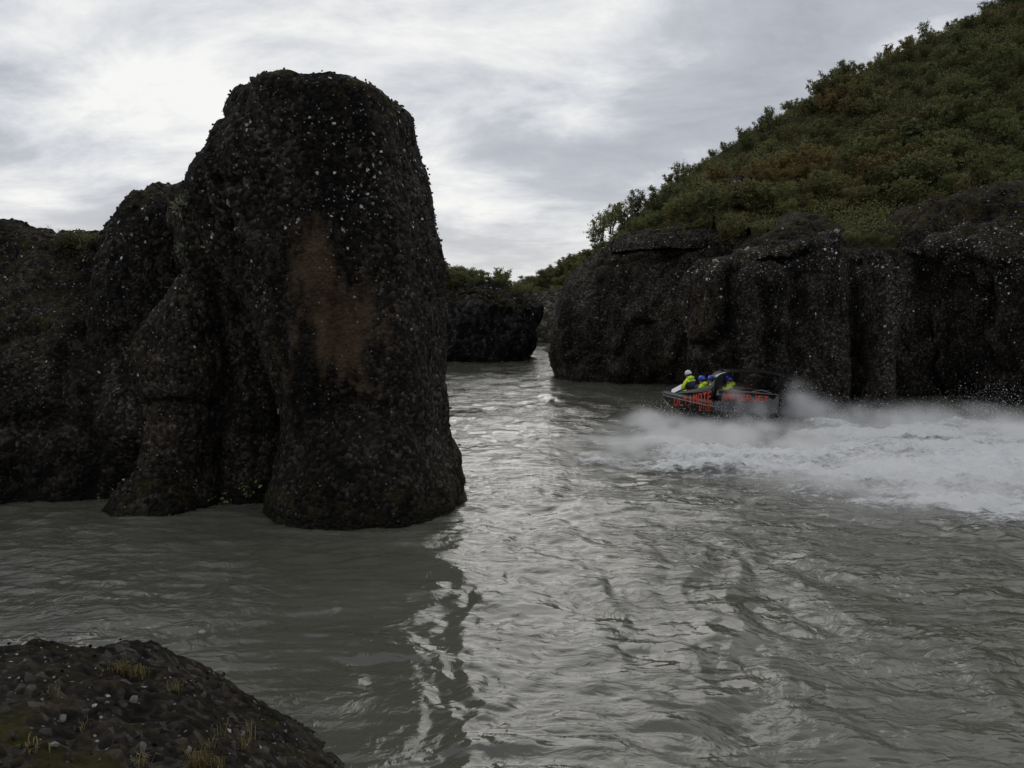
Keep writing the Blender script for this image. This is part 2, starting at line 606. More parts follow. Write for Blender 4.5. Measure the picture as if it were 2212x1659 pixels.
# ------------------------------------------------------------------ rocks
def loft_rock(name, label, cat, sl, N=340, M=200, amp=(0.18, 0.16, 0.10, 0.05, 0.05), expo=2.6, cap=0.35, cracks=(), mat=None,
              seed=1, tint=None, freq=1.0, group=None, parent=None, base=-1.3, link=True):
    """A rock lofted from horizontal outlines. sl: (v, uL, uR, Yc, front depth, back depth) from the top down."""
    N, M = int(N * 0.82), int(M * 0.82)
    rowsW = []
    for v, uL, uR, Yc, rf, rb in sl:
        l, r = at(uL, v, Yc), at(uR, v, Yc)
        rowsW.append((l.z, l.x, r.x, Yc, rf, rb))
    A = np.array(rowsW)
    th0 = np.linspace(0, 2 * np.pi, 241)
    c0, s0 = np.cos(th0), np.sin(th0)
    e0 = 2.0 / expo
    ux0, uy0 = np.sign(c0) * np.abs(c0) ** e0, np.sign(s0) * np.abs(s0) ** e0
    for (v, uL, uR, Yc, rf, rb), row in zip(sl, A):       # widths measured at the outline's tangent points
        if uL < -60 or uR > 2260:
            continue
        for _ in range(4):
            cx, rx = (row[1] + row[2]) / 2, max((row[2] - row[1]) / 2, 0.03)
            y_ = Yc + np.where(uy0 < 0, rf, rb) * uy0
            uu = CX + FPX * (cx + rx * ux0) / (y_ * CP + (CAM_Z - row[0]) * SP)
            row[1] += (uL - uu.min()) * Yc / FPX
            row[2] += (uR - uu.max()) * Yc / FPX
            if row[2] - row[1] < 0.2:
                row[1] = row[2] = (row[1] + row[2]) / 2
                row[1] -= 0.1
                row[2] += 0.1
    last = A[-1].copy()
    if last[0] > base:
        last[0] = base
        A = np.vstack([A, last])
    zs = np.linspace(A[0, 0], A[-1, 0], 1500)
    D = np.stack([np.interp(-zs, -A[:, 0], A[:, k]) for k in range(6)], 1)
    kern = np.exp(-np.linspace(-2, 2, 61) ** 2)
    kern /= kern.sum()
    for k in range(1, 6):
        D[:, k] = np.convolve(np.pad(D[:, k], 30, 'edge'), kern, 'valid')
    ds = np.sqrt((np.diff(D, axis=0)[:, :5] ** 2).sum(1))
    s = np.concatenate([[0], np.cumsum(ds)])
    kc = max(10, M // 6)
    lv = np.interp(np.linspace(0, s[-1], M), s, np.arange(len(s)))
    D = np.stack([np.interp(lv, np.arange(1500), D[:, k]) for k in range(6)], 1)
    sq = np.linspace(0.004, 1, kc, endpoint=False)
    capr = np.repeat(D[:1], kc, 0)
    capr[:, 0] += cap * (1 - sq ** 2.4)
    D = np.vstack([capr, D])
    scl = np.concatenate([sq, np.ones(M)])
    th = np.linspace(0, 2 * np.pi, 1441)
    c, sn = np.cos(th), np.sin(th)
    ex = 2.0 / expo
    ux, uy = np.sign(c) * np.abs(c) ** ex, np.sign(sn) * np.abs(sn) ** ex
    rows_ = []
    for k in range(len(D)):
        z, xl, xr, Yc, rf, rb = D[k]
        cx, rx = (xl + xr) / 2, max((xr - xl) / 2, 0.03)
        x = cx + rx * scl[k] * ux
        y = Yc + np.where(uy < 0, rf, rb) * scl[k] * uy
        seg = np.hypot(np.diff(x), np.diff(y)) * np.where(uy[:-1] < 0.15, 1.0, 0.3)
        ss = np.concatenate([[0], np.cumsum(seg)])
        q = np.linspace(0, ss[-1], N, endpoint=False)
        rows_.append(np.stack([np.interp(q, ss, x), np.interp(q, ss, y), np.full(N, z)], 1))
    P = np.stack(rows_).astype(np.float64)
    tu = np.roll(P, -1, 1) - np.roll(P, 1, 1)
    tv = np.gradient(P, axis=0)
    n = np.cross(tv, tu)
    n /= np.linalg.norm(n, axis=-1, keepdims=True) + 1e-9
    cen = np.stack([(D[:, 1] + D[:, 2]) / 2, D[:, 3], np.full(len(D), D[M // 2, 0])], -1)[:, None, :]
    if ((P - cen) * n).sum(-1).mean() < 0:
        n = -n
    n[:3] = (0, 0, 1)
    F = freq
    d = amp[0] * fbm(P * 0.45 * F, 3, seed)
    d += amp[1] * fbm(P * np.array([1.0, 1.0, 0.5]) * F, 4, seed + 3)
    wob = 0.35 * fbm(P * 0.9 * F, 2, seed + 8)[..., None]
    d += amp[2] * (0.5 - 1.9 * worley(P * np.array([0.85, 0.85, 0.24]) * F + wob, seed + 5) ** 2)
    d += 0.45 * amp[1] * (0.4 - 1.3 * worley(P * np.array([1.7, 1.7, 0.9]) * F + 1.6 * wob, seed + 4) ** 2)
    d += 0.8 * amp[3] * fbm(P * np.array([3.2, 3.2, 1.6]) * F, 3, seed + 6, 0.6)
    wv_ = worley(P * 6.5 * F + 0.5 * wob, seed + 9)
    d += amp[4] * (0.55 - wv_)
    Pd = P + n * d[..., None]
    for pts, wid, dep in cracks:
        pw = [at(u, v, Y) for u, v, Y in pts]
        best = np.full(P.shape[:2], 1e9)
        jit = 0.5 * wid * fbm(P * 2.0 * F, 2, seed + 21)
        for a, bb in zip(pw[:-1], pw[1:]):
            ax, az, bx, bz = a.x, a.z, bb.x, bb.z
            ex_, ez_ = bx - ax, bz - az
            tq = np.clip(((P[..., 0] - ax) * ex_ + (P[..., 2] - az) * ez_) / (ex_ ** 2 + ez_ ** 2 + 1e-9), 0, 1)
            best = np.minimum(best, np.hypot(P[..., 0] - ax - ex_ * tq, P[..., 2] - az - ez_ * tq))
        front = sstep(-n[..., 1], -0.2, 0.25)
        Pd = Pd - n * (dep * front * np.exp(-((best + jit) / wid) ** 2))[..., None]
    Vv = Pd.reshape(-1, 3)
    me = mesh_np(name, Vv, grid_faces(len(D), N, True))
    tn = np.zeros((len(Vv), 3))
    nf = n.reshape(-1, 3)
    if tint:
        tn[:, 0], tn[:, 1], tn[:, 2] = tint(Vv, nf)
    vcol(me, 'tint', np.clip(tn, 0, 1))
    if not link:
        return me
    o = add(name, me, mat, parent)
    if label:
        tag(o, label, cat, group)
    o['_'] = 0
    del o['_']
    return o


def blob2(V, u, v, Y, ru, rv):
    """soft spot in the rock's own x/z plane"""
    c = at(u, v, Y)
    rx, rz = ru * Y / FPX, rv * Y / FPX
    return np.exp(-(((V[:, 0] - c.x) / rx) ** 2 + ((V[:, 2] - c.z) / rz) ** 2))


def up(n, a=0.25, b=0.75):
    return sstep(n[:, 2], a, b)


# ---- the tall pillar
def t_pillar(V, n):
    o = 1.0 * blob2(V, 700, 585, 16.3, 45, 100) + 1.0 * blob2(V, 735, 700, 16.2, 55, 100) + 0.5 * blob2(V, 780, 770, 16, 90, 120)
    o += 0.40 * blob2(V, 640, 620, 16.6, 50, 160) + 0.35 * blob2(V, 640, 850, 17, 30, 110)
    li = 0.24 + 1.6 * blob2(V, 800, 420, 16.5, 50, 80) + 0.5 * blob2(V, 640, 260, 17, 160, 80) + 0.3 * blob2(V, 830, 250, 17, 90, 80)
    li *= sstep(V[:, 2], 2.0, 6.0)
    mo = 0.9 * up(n, 0.35, 0.8) + 0.7 * blob2(V, 830, 225, 17, 70, 40) + 0.5 * sstep(V[:, 2], 1.4, 0.2)
    return o, li + 0.05, mo


pillar = loft_rock('rock_pillar', 'tall dark flat-topped rock pillar with bare ochre patch rising from the river', 'rock', [
    (216, 560, 830, 18.5, 1.95, 2.0), (226, 522, 858, 18.5, 2.1, 2.2), (240, 506, 876, 18.5, 2.3, 2.3), (255, 500, 882, 18.5, 2.35, 2.4),
    (280, 484, 890, 18.5, 2.4, 2.5), (315, 462, 899, 18.5, 2.5, 2.6), (350, 446, 906, 18.5, 2.6, 2.6), (378, 420, 917, 18.5, 2.6, 2.7), (410, 402, 927, 18.5, 2.6, 2.7),
    (470, 400, 942, 18.5, 2.6, 2.8), (560, 462, 958, 18.5, 2.6, 2.8), (650, 520, 959, 18.5, 2.55, 2.8), (760, 566, 960, 18.5, 2.5, 2.8), (850, 592, 966, 18.5, 2.5, 2.8),
    (900, 600, 971, 18.5, 2.7, 2.8), (960, 600, 978, 18.5, 3.0, 2.8), (1010, 590, 996, 18.5, 3.2, 2.9), (1065, 575, 1006, 18.5, 3.3, 3.0)],
    N=620, M=330, amp=(0.09, 0.09, 0.13, 0.035, 0.028), expo=2.6, cap=0.06, mat=M_ROCK_NEAR, seed=11, tint=t_pillar,
    cracks=[([(478, 250, 17), (470, 330, 17), (490, 400, 17), (540, 410, 17)], 0.10, 0.22),
            ([(560, 200, 17), (545, 300, 17), (560, 390, 17)], 0.14, 0.14),
            ([(500, 420, 17), (520, 560, 17)], 0.14, 0.25),
            ([(690, 900, 15.8), (760, 880, 15.6), (850, 905, 15.6), (930, 960, 15.8)], 0.16, 0.16),
            ([(640, 300, 16.5), (650, 480, 16.3), (690, 640, 16.2), (760, 820, 16)], 0.22, 0.10),
            ([(870, 300, 16.5), (900, 560, 16.4), (915, 800, 16.3)], 0.25, 0.10)])


def t_left(V, n):
    li = 0.40 * sstep(V[:, 2], 1.0, 4.5)
    mo = 0.55 * up(n, 0.35, 0.9) * sstep(V[:, 2], 2.5, 5.0) + 1.2 * blob2(V, 185, 520, 23, 50, 16) + 0.7 * blob2(V, 40, 720, 20, 120, 50)
    return 0.10 * up(n, 0.1, 0.8), li, mo


ridge = loft_rock('rock_ridge', 'broad dark rock ridge sloping down to the backwater beside the pillar', 'rock', [
    (500, -260, 60, 25.5, 1.6, 4), (515, -420, 210, 25.2, 2.2, 5), (535, -520, 470, 24.8, 2.8, 5), (600, -600, 700, 24.3, 3.9, 5),
    (700, -640, 760, 24.0, 5.0, 5), (800, -650, 770, 24.0, 5.9, 5), (900, -650, 780, 24.0, 6.4, 5), (1000, -650, 780, 24, 6.7, 5)],
    N=560, M=260, amp=(0.35, 0.22, 0.14, 0.05, 0.05), expo=3.4, cap=0.2, mat=M_ROCK_NEAR, seed=23, tint=t_left,
    cracks=[([(-50, 730, 19), (60, 700, 19), (150, 720, 19), (240, 700, 19)], 0.20, 0.35),
            ([(-60, 930, 18), (120, 900, 18), (210, 960, 18)], 0.22, 0.3)])
hump = loft_rock('rock_hump', 'rounded mossy-edged rock hump between the low ridge and the pillar', 'rock', [
    (412, 312, 392, 21.2, 0.9, 1.0), (424, 282, 420, 21.2, 1.4, 1.4), (455, 250, 446, 21.2, 1.8, 1.7), (500, 226, 466, 21.2, 2.2, 2),
    (560, 206, 480, 21.2, 2.4, 2), (650, 190, 510, 21.2, 2.6, 2), (760, 200, 530, 21.2, 2.7, 2.2), (900, 210, 540, 21.2, 2.8, 2.4)],
    N=380, M=200, amp=(0.10, 0.10, 0.10, 0.05, 0.05), expo=2.3, cap=0.12, mat=M_ROCK_NEAR, seed=31,
    tint=lambda V, n: (0.0 * V[:, 0], 0.5 * sstep(V[:, 2], 3, 6), 0.8 * up(n, 0.4, 0.9)))
buttress = loft_rock('rock_buttress', 'dark bulging rock buttress left of the black cleft in the pillar', 'rock', [
    (560, 400, 500, 19.2, 0.8, 1), (600, 376, 520, 19.1, 1.1, 1.4), (650, 350, 528, 19.0, 1.35, 1.6), (700, 312, 532, 18.9, 1.5, 1.8),
    (740, 285, 536, 18.9, 1.6, 1.8), (780, 276, 540, 18.8, 1.7, 1.8), (840, 286, 540, 18.8, 1.55, 1.8), (880, 300, 540, 18.8, 1.45, 1.8),
    (950, 300, 540, 18.8, 1.6, 1.8), (1010, 290, 540, 18.8, 1.75, 1.8), (1070, 280, 545, 18.8, 1.9, 1.8)],
    N=340, M=220, amp=(0.14, 0.12, 0.10, 0.045, 0.045), expo=2.6, cap=0.15, mat=M_ROCK_NEAR, seed=37,
    cracks=[([(300, 880, 17.2), (400, 870, 17.2), (520, 900, 17.2)], 0.12, 0.2), ([(480, 640, 17.5), (500, 800, 17.4), (470, 880, 17.4)], 0.1, 0.15)],
    tint=lambda V, n: (0.25 + 0 * V[:, 0], 0.28 * sstep(V[:, 2], 1.5, 5), 0.5 * up(n, 0.4, 0.9)))
toe = loft_rock('boulder', 'low mossy boulder at the waterline in front of the buttress', 'rock', [
    (1000, 322, 352, 17.2, 0.3, 0.4), (1022, 285, 392, 17.2, 0.65, 0.8), (1055, 248, 432, 17.2, 0.95, 1), (1090, 228, 452, 17.2, 1.1, 1.1),
    (1104, 220, 458, 17.2, 1.15, 1.2)],
    N=260, M=90, amp=(0.08, 0.09, 0.06, 0.04, 0.06), expo=2.2, cap=0.08, mat=M_ROCK_NEAR, seed=41,
    tint=lambda V, n: (0 * V[:, 0], 0.08 + 0 * V[:, 0], 0.55 + 0 * V[:, 0]))


cleft = loft_rock('cleft_rock', 'black shaded rock at the back of the cleft left of the pillar', 'rock', [
    (440, 380, 580, 20.4, 2.3, 2), (520, 390, 620, 20.4, 2.5, 2), (600, 400, 650, 20.4, 2.6, 2), (680, 420, 680, 20.4, 2.65, 2), (800, 420, 730, 20.4, 2.7, 2),
    (950, 420, 750, 20.4, 2.8, 2), (1010, 420, 760, 20.4, 3.0, 2), (1040, 420, 760, 20.4, 3.1, 2)],
    N=220, M=160, amp=(0.16, 0.14, 0.12, 0.06, 0.07), expo=2.8, mat=M_ROCK_NEAR, seed=43,
    tint=lambda V, n: (0 * V[:, 0], 0.06 + 0 * V[:, 0], 0.5 * up(n, 0.3, 0.8)))


# ---- right bank, near: boulder wall behind the boat
def t_right(V, n):
    li = (0.25 + 0.55 * sstep(V[:, 2], 3.0, 7.5) + 0.45 * sstep(V[:, 2], 6.0, 7.4)) * (0.4 + 0.6 * sstep(V[:, 2], 1, 5))
    return 0.10 + 0.40 * blob2(V, 1515, 680, 36.5, 45, 110) + 0.2 * blob2(V, 1880, 760, 36.5, 50, 120) + 0.2 * blob2(V, 2050, 800, 36.5, 40, 120), li, 0.7 * up(n, 0.55, 0.95)


block = loft_rock('cliff_block', 'broad lichen-speckled cliff block standing right behind the boat', 'rock', [
    (516, 1762, 1800, 38.6, 1.8, 2), (526, 1735, 1812, 38.6, 2.1, 3), (546, 1600, 1818, 38.6, 2.4, 3), (558, 1530, 1820, 38.6, 2.5, 3),
    (580, 1494, 1822, 38.6, 2.6, 3), (604, 1480, 1822, 38.6, 2.7, 3), (660, 1475, 1824, 38.6, 2.7, 3), (720, 1478, 1826, 38.6, 2.7, 3),
    (765, 1484, 1826, 38.6, 2.6, 3), (820, 1496, 1828, 38.6, 2.7, 3), (876, 1502, 1830, 38.6, 2.7, 3)],
    N=460, M=230, amp=(0.16, 0.18, 0.34, 0.08, 0.07), expo=4.0, cap=0.25, mat=M_ROCK_MID, seed=51, tint=t_right, freq=0.75,
    cracks=[([(1475, 742, 36.2), (1520, 752, 36.2), (1560, 735, 36.2), (1574, 690, 36.2), (1570, 590, 36.2)], 0.26, 1.0),
            ([(1582, 700, 36.2), (1590, 880, 36.2)], 0.35, 0.6), ([(1590, 552, 36.2), (1700, 556, 36.2), (1745, 540, 36.2)], 0.2, 0.5),
            ([(1718, 600, 36.2), (1725, 740, 36.2), (1735, 880, 36.2)], 0.40, 0.7), ([(1650, 640, 36.2), (1655, 880, 36.2)], 0.35, 0.35)])
block2 = loft_rock('cliff_block', 'narrow lichen-topped cliff block beside the deep black cleft', 'rock', [
    (560, 1838, 1890, 38.9, 1.9, 2), (568, 1828, 1920, 38.9, 2.1, 2), (590, 1822, 1946, 38.9, 2.3, 2), (615, 1820, 1955, 38.9, 2.35, 2),
    (700, 1818, 1947, 38.9, 2.4, 2), (800, 1816, 1934, 38.9, 2.4, 2), (876, 1814, 1924, 38.9, 2.5, 2)],
    N=260, M=190, amp=(0.12, 0.14, 0.26, 0.08, 0.07), expo=3.2, cap=0.2, mat=M_ROCK_MID, seed=57, tint=t_right, freq=0.75)
wall = loft_rock('cliff_wall', 'fluted dark cliff wall right of the deep black cleft', 'rock', [
    (478, 2170, 2420, 43.5, 2.0, 4), (500, 2060, 2600, 43.5, 3.0, 5), (530, 1990, 2720, 43.2, 3.8, 5), (570, 2014, 2760, 43, 5.3, 5),
    (640, 2034, 2780, 43, 5.4, 5), (720, 2036, 2780, 43, 5.6, 5), (800, 2034, 2780, 43, 5.8, 5), (862, 2032, 2780, 43, 6.0, 5)],
    N=520, M=230, amp=(0.30, 0.25, 0.70, 0.10, 0.10), expo=4.5, cap=0.2, mat=M_ROCK_MID, seed=63, tint=t_right, freq=0.6,
    cracks=[([(2105, 600, 36.5), (2110, 760, 36.5), (2122, 900, 36.5)], 0.7, 1.6), ([(2052, 640, 36.5), (2056, 900, 36.5)], 0.45, 0.7), ([(2190, 560, 36.5), (2196, 900, 36.5)], 0.55, 0.9), ([(2030, 800, 36), (2060, 860, 36), (2090, 810, 36)], 0.3, 0.4)])
back_wall = loft_rock('cleft_rock', 'shadowed rock closing the back of the deep black cleft', 'rock', [
    (548, 1700, 2080, 47, 2, 3), (620, 1680, 2100, 47, 3, 3), (850, 1680, 2100, 47, 3.2, 3)],
    N=120, M=80, amp=(0.3, 0.25, 0.2, 0.1, 0.1), expo=3, mat=M_ROCK_MID, seed=66, tint=lambda V, n: (0 * V[:, 0], 0.2 + 0 * V[:, 0], up(n, .4, .9)), freq=0.6)


# ---- right bank, middle: the cliff the channel bends round
def t_mid(V, n):
    return (0.35 * sstep(noise3(V * 0.25, 71), 0.0, 0.6), 0.30 + 0.45 * sstep(V[:, 2], 8.5, 10),
            0.9 * up(n, 0.5, 0.95) + 0.8 * blob2(V, 1560, 620, 52, 30, 40) * sstep(noise3(V * 1.2, 77), 0.1, 0.5))


mid = loft_rock('cliff', 'dark undercut cliff with cracked cap where the channel bends', 'rock', [
    (520, 1345, 1690, 60, 7.2, 6), (540, 1300, 1740, 60, 8.0, 7), (566, 1276, 1760, 60, 8.5, 8), (600, 1234, 1780, 60, 8.8, 8), (640, 1203, 1790, 60, 8.8, 8),
    (690, 1188, 1790, 60, 9.2, 8), (760, 1188, 1790, 60, 9.4, 8), (790, 1193, 1790, 60, 9.2, 8), (812, 1200, 1790, 60, 8.9, 8)],
    N=520, M=230, amp=(0.22, 0.25, 0.40, 0.12, 0.12), expo=3.0, cap=0.5, mat=M_ROCK_MID, seed=73, tint=t_mid, freq=0.5,
    cracks=[([(1270, 566, 53), (1330, 562, 53), (1390, 556, 53), (1440, 550, 53), (1480, 538, 53), (1560, 520, 53)], 0.13, 0.9),
            ([(1330, 770, 52), (1380, 700, 52), (1430, 690, 52)], 0.35, 0.6), ([(1290, 590, 52), (1300, 700, 52), (1296, 820, 52)], 0.5, 0.6), ([(1402, 575, 52), (1396, 690, 52), (1410, 830, 52)], 0.5, 0.7), ([(1240, 790, 53), (1260, 760, 53), (1330, 770, 53)], 0.3, 0.4)])
cap = loft_rock('cap_rock', None, None, [
    (516, 1362, 1440, 59.5, 5.2, 5), (522, 1335, 1500, 59.5, 6.4, 6), (532, 1306, 1560, 59.5, 7.2, 6), (546, 1290, 1590, 59.5, 7.6, 6), (558, 1288, 1590, 59.5, 7.7, 6)],
    N=300, M=80, amp=(0.2, 0.2, 0.1, 0.12, 0.14), expo=2.6, cap=0.3, mat=M_ROCK_MID, seed=79, base=10.2, freq=0.6, parent=mid,
    tint=lambda V, n: (0 * V[:, 0], 0.75 + 0 * V[:, 0], 0.9 * up(n, 0.45, 0.9)))
mound = loft_rock('rock_mound', 'low moss-capped rock mound on the ledge above the cliff block', 'rock', [
    (474, 1690, 1752, 50, 1.5, 3), (490, 1640, 1800, 50, 3, 4), (520, 1590, 1840, 50, 4.2, 5), (570, 1560, 1880, 50, 5, 5), (640, 1550, 1900, 50, 5.5, 5)],
    N=280, M=120, amp=(0.2, 0.2, 0.1, 0.08, 0.1), expo=2.3, cap=0.2, mat=M_ROCK_MID, seed=83, base=4.0, freq=0.6,
    tint=lambda V, n: (0 * V[:, 0], 0.12 + 0 * V[:, 0], 1.3 * up(n, 0.35, 0.8)))
outcrop = loft_rock('rock_outcrop', 'dark overhanging outcrop with mossy lip above the fluted cliff wall', 'rock', [
    (412, 2200, 2330, 48, 1.6, 4), (430, 2090, 2440, 48, 2.2, 5), (452, 1985, 2500, 48, 2.6, 6), (480, 1920, 2540, 48, 2.8, 6), (505, 1890, 2560, 48, 2.8, 6), (560, 1880, 2560, 48, 2.8, 6)],
    N=360, M=130, amp=(0.35, 0.35, 0.2, 0.12, 0.12), expo=2.8, cap=0.3, mat=M_ROCK_MID, seed=89, base=6.0, freq=0.6,
    tint=lambda V, n: (0 * V[:, 0], 0.16 + 0 * V[:, 0], 1.6 * up(n, 0.05, 0.5)))
knob = loft_rock('small_rock', 'small grey rock knob poking out of the hillside shrubs', 'rock', [
    (388, 1585, 1612, 57, 0.3, 0.6), (400, 1570, 1622, 57, 0.8, 1.2), (425, 1560, 1630, 57, 1.1, 1.6), (460, 1552, 1636, 57, 1.4, 2)],
    N=110, M=60, amp=(0.2, 0.2, 0.15, 0.12, 0.15), expo=2.2, cap=0.1, mat=M_ROCK_MID, seed=97, base=8.0, freq=0.8,
    tint=lambda V, n: (0.2 + 0 * V[:, 0], 0.9 + 0 * V[:, 0], 0.3 * up(n)))

# ---- far rocks
far_rock = loft_rock('cliff', 'far undercut rock bluff topped with shrubs beyond the pillar', 'rock', [
    (620, 905, 1030, 89, 5, 8), (632, 870, 1100, 89, 7, 9), (644, 830, 1146, 89, 8, 9), (662, 800, 1166, 89, 9, 9), (690, 800, 1162, 89, 9.4, 9),
    (740, 800, 1152, 89, 9.2, 9), (772, 800, 1144, 89, 8.8, 9)],
    N=360, M=120, amp=(0.5, 0.45, 0.4, 0.18, 0.2), expo=3.6, cap=0.6, mat=M_ROCK_FAR, seed=101, freq=0.4,
    tint=lambda V, n: (0.1 + 0 * V[:, 0], 0.15 + 0.6 * sstep(V[:, 2], 6, 8), 1.0 * up(n, 0.4, 0.9)),
    cracks=[([(950, 640, 80), (1000, 634, 80), (1040, 628, 80), (1075, 642, 80), (1100, 650, 80)], 0.22, 0.7)])
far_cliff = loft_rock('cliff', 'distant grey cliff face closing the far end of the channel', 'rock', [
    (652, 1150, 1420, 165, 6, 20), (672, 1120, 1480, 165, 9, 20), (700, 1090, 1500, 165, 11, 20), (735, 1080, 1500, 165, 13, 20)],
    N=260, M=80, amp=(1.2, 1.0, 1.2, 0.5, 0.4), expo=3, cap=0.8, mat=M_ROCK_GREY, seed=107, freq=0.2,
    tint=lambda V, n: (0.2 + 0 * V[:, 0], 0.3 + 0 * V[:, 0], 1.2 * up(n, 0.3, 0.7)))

# ---- foreground rock
RP_R = np.array([0, 0.3, 0.66, 0.83, 0.875, 0.95, 1.02, 1.07, 1.2, 1.4])
RP_Z = np.array([2.1, 2.0, 1.72, 1.30, 1.02, 0.70, 0.28, 0.0, -0.6, -1.4])


def fore_z(X, Y):
    r = np.hypot((X + 7) / 6.2, (Y - 3.5) / 5.6)
    z = np.interp(r, RP_R, RP_Z)
    lim_ = 1.58 - 0.45 * (Y - 6)                          # falls away to the river on the far side
    z = np.where(lim_ < z, lim_, z)
    P = np.stack([X, Y, np.zeros_like(X)], -1)
    z = z + 0.05 * fbm(P * 0.9, 4, 121) + 0.045 * fbm(P * 3.0, 4, 122, 0.65) + 0.045 * (0.5 - worley(P * 2.6, 123)) * sstep(z, -0.3, 0.5)
    z = z + 0.05 * (0.5 - worley(P * 7.5, 126)) - 0.03 * ridged(P * np.array([0.9, 1.8, 1]), 2, 127) * sstep(z, -0.2, 0.4)
    return z


gx = np.concatenate([np.linspace(-14, -5.4, 70)[:-1], np.linspace(-5.4, -0.6, 260)])
gy = np.concatenate([np.linspace(-3, 3.2, 40)[:-1], np.linspace(3.2, 9.2, 290), np.linspace(9.2, 11.5, 20)[1:]])
Xf, Yf = np.meshgrid(gx, gy)
Zf = fore_z(Xf, Yf)
Vf = np.stack([Xf, Yf, Zf], -1).reshape(-1, 3)
mef = mesh_np('foreground_rock', Vf, grid_faces(len(gy), len(gx), False))
tn = np.zeros((len(Vf), 3))
tn[:, 0] = 0.25 * sstep(noise3(Vf * 0.8, 131), -0.1, 0.5)
tn[:, 1] = 0.22 + 0.4 * sstep(noise3(Vf * 0.7, 132), 0.0, 0.6)
tn[:, 2] = 0.35 + 0.9 * sstep(noise3(Vf * [0.9, 0.9, 0], 133), 0.05, 0.5) + 0.5 * sstep(Vf[:, 2], 0.9, 0.3) * sstep(Vf[:, 2], -0.1, 0.2)
vcol(mef, 'tint', np.clip(tn, 0, 1))
fore = tag(add('foreground_rock', mef, M_ROCK_FORE), 'mossy dark foreground rock with loose stones sloping into the water', 'rock')


# ---- stones: shared shapes
def stone_arrays(seed, nu=7, nv=4):
    rnd = np.random.default_rng(seed)
    V, F = [(0, 0, 1)], []
    for i in range(1, nv):
        ph = math.pi * i / nv
        for j in range(nu):
            th_ = 2 * math.pi * (j + 0.5 * (i % 2)) / nu
            V.append((math.sin(ph) * math.cos(th_), math.sin(ph) * math.sin(th_), math.cos(ph)))
    V.append((0, 0, -1))
    for j in range(nu):
        F.append((0, 1 + j, 1 + (j + 1) % nu))
        e = 1 + (nv - 2) * nu
        F.append((len(V) - 1, e + (j + 1) % nu, e + j))
        for i in range(nv - 2):
            a, b_, c_, d_ = 1 + i * nu + j, 1 + i * nu + (j + 1) % nu, 1 + (i + 1) * nu + (j + 1) % nu, 1 + (i + 1) * nu + j
            F += [(a, d_, b_), (b_, d_, c_)]
    V = np.array(V)
    V = np.sign(V) * np.abs(V) ** 0.75 * (1 + rnd.uniform(-0.30, 0.22, (len(V), 1)))
    return V, np.array(F)


STONES = [stone_arrays(500 + k) for k in range(7)]
SMALL = [stone_arrays(600 + k, 5, 3) for k in range(7)]


def rot_rand(rnd, n):
    q = rnd.normal(size=(n, 4))
    q /= np.linalg.norm(q, axis=1, keepdims=True)
    w_, x, y, z = q.T
    return np.stack([np.stack([1 - 2 * (y * y + z * z), 2 * (x * y - z * w_), 2 * (x * z + y * w_)], -1),
                     np.stack([2 * (x * y + z * w_), 1 - 2 * (x * x + z * z), 2 * (y * z - x * w_)], -1),
                     np.stack([2 * (x * z - y * w_), 2 * (y * z + x * w_), 1 - 2 * (x * x + y * y)], -1)], 1)


def surface_points(me, n, seed, keep=None):
    rnd = np.random.default_rng(seed)
    k = len(me.polygons)
    cen = np.zeros(k * 3, np.float32)
    nor = np.zeros(k * 3, np.float32)
    ar = np.zeros(k, np.float32)
    me.polygons.foreach_get('center', cen)
    me.polygons.foreach_get('normal', nor)
    me.polygons.foreach_get('area', ar)
    cen, nor = cen.reshape(-1, 3), nor.reshape(-1, 3)
    wgt = ar * (cen[:, 2] > 0.02) * ((nor * (cen - np.array([0, 0, CAM_Z]))).sum(1) < 0)
    if keep is not None:
        wgt = wgt * keep(cen, nor)
    ix = rnd.choice(k, n, p=wgt / wgt.sum())
    return cen[ix] + rnd.normal(0, 0.02, (n, 3)), nor[ix], rnd


def tint_stones(rnd, n, white):
    g = 0.005 + 0.045 * rnd.random(n) ** 3
    c = np.stack([g * 1.08, g, g * 0.92], 1)
    wmask = rnd.random(n) < white
    gw = rnd.uniform(0.16, 0.55, n)
    c[wmask] = np.stack([gw, gw, gw * 0.95], 1)[wmask]
    return c


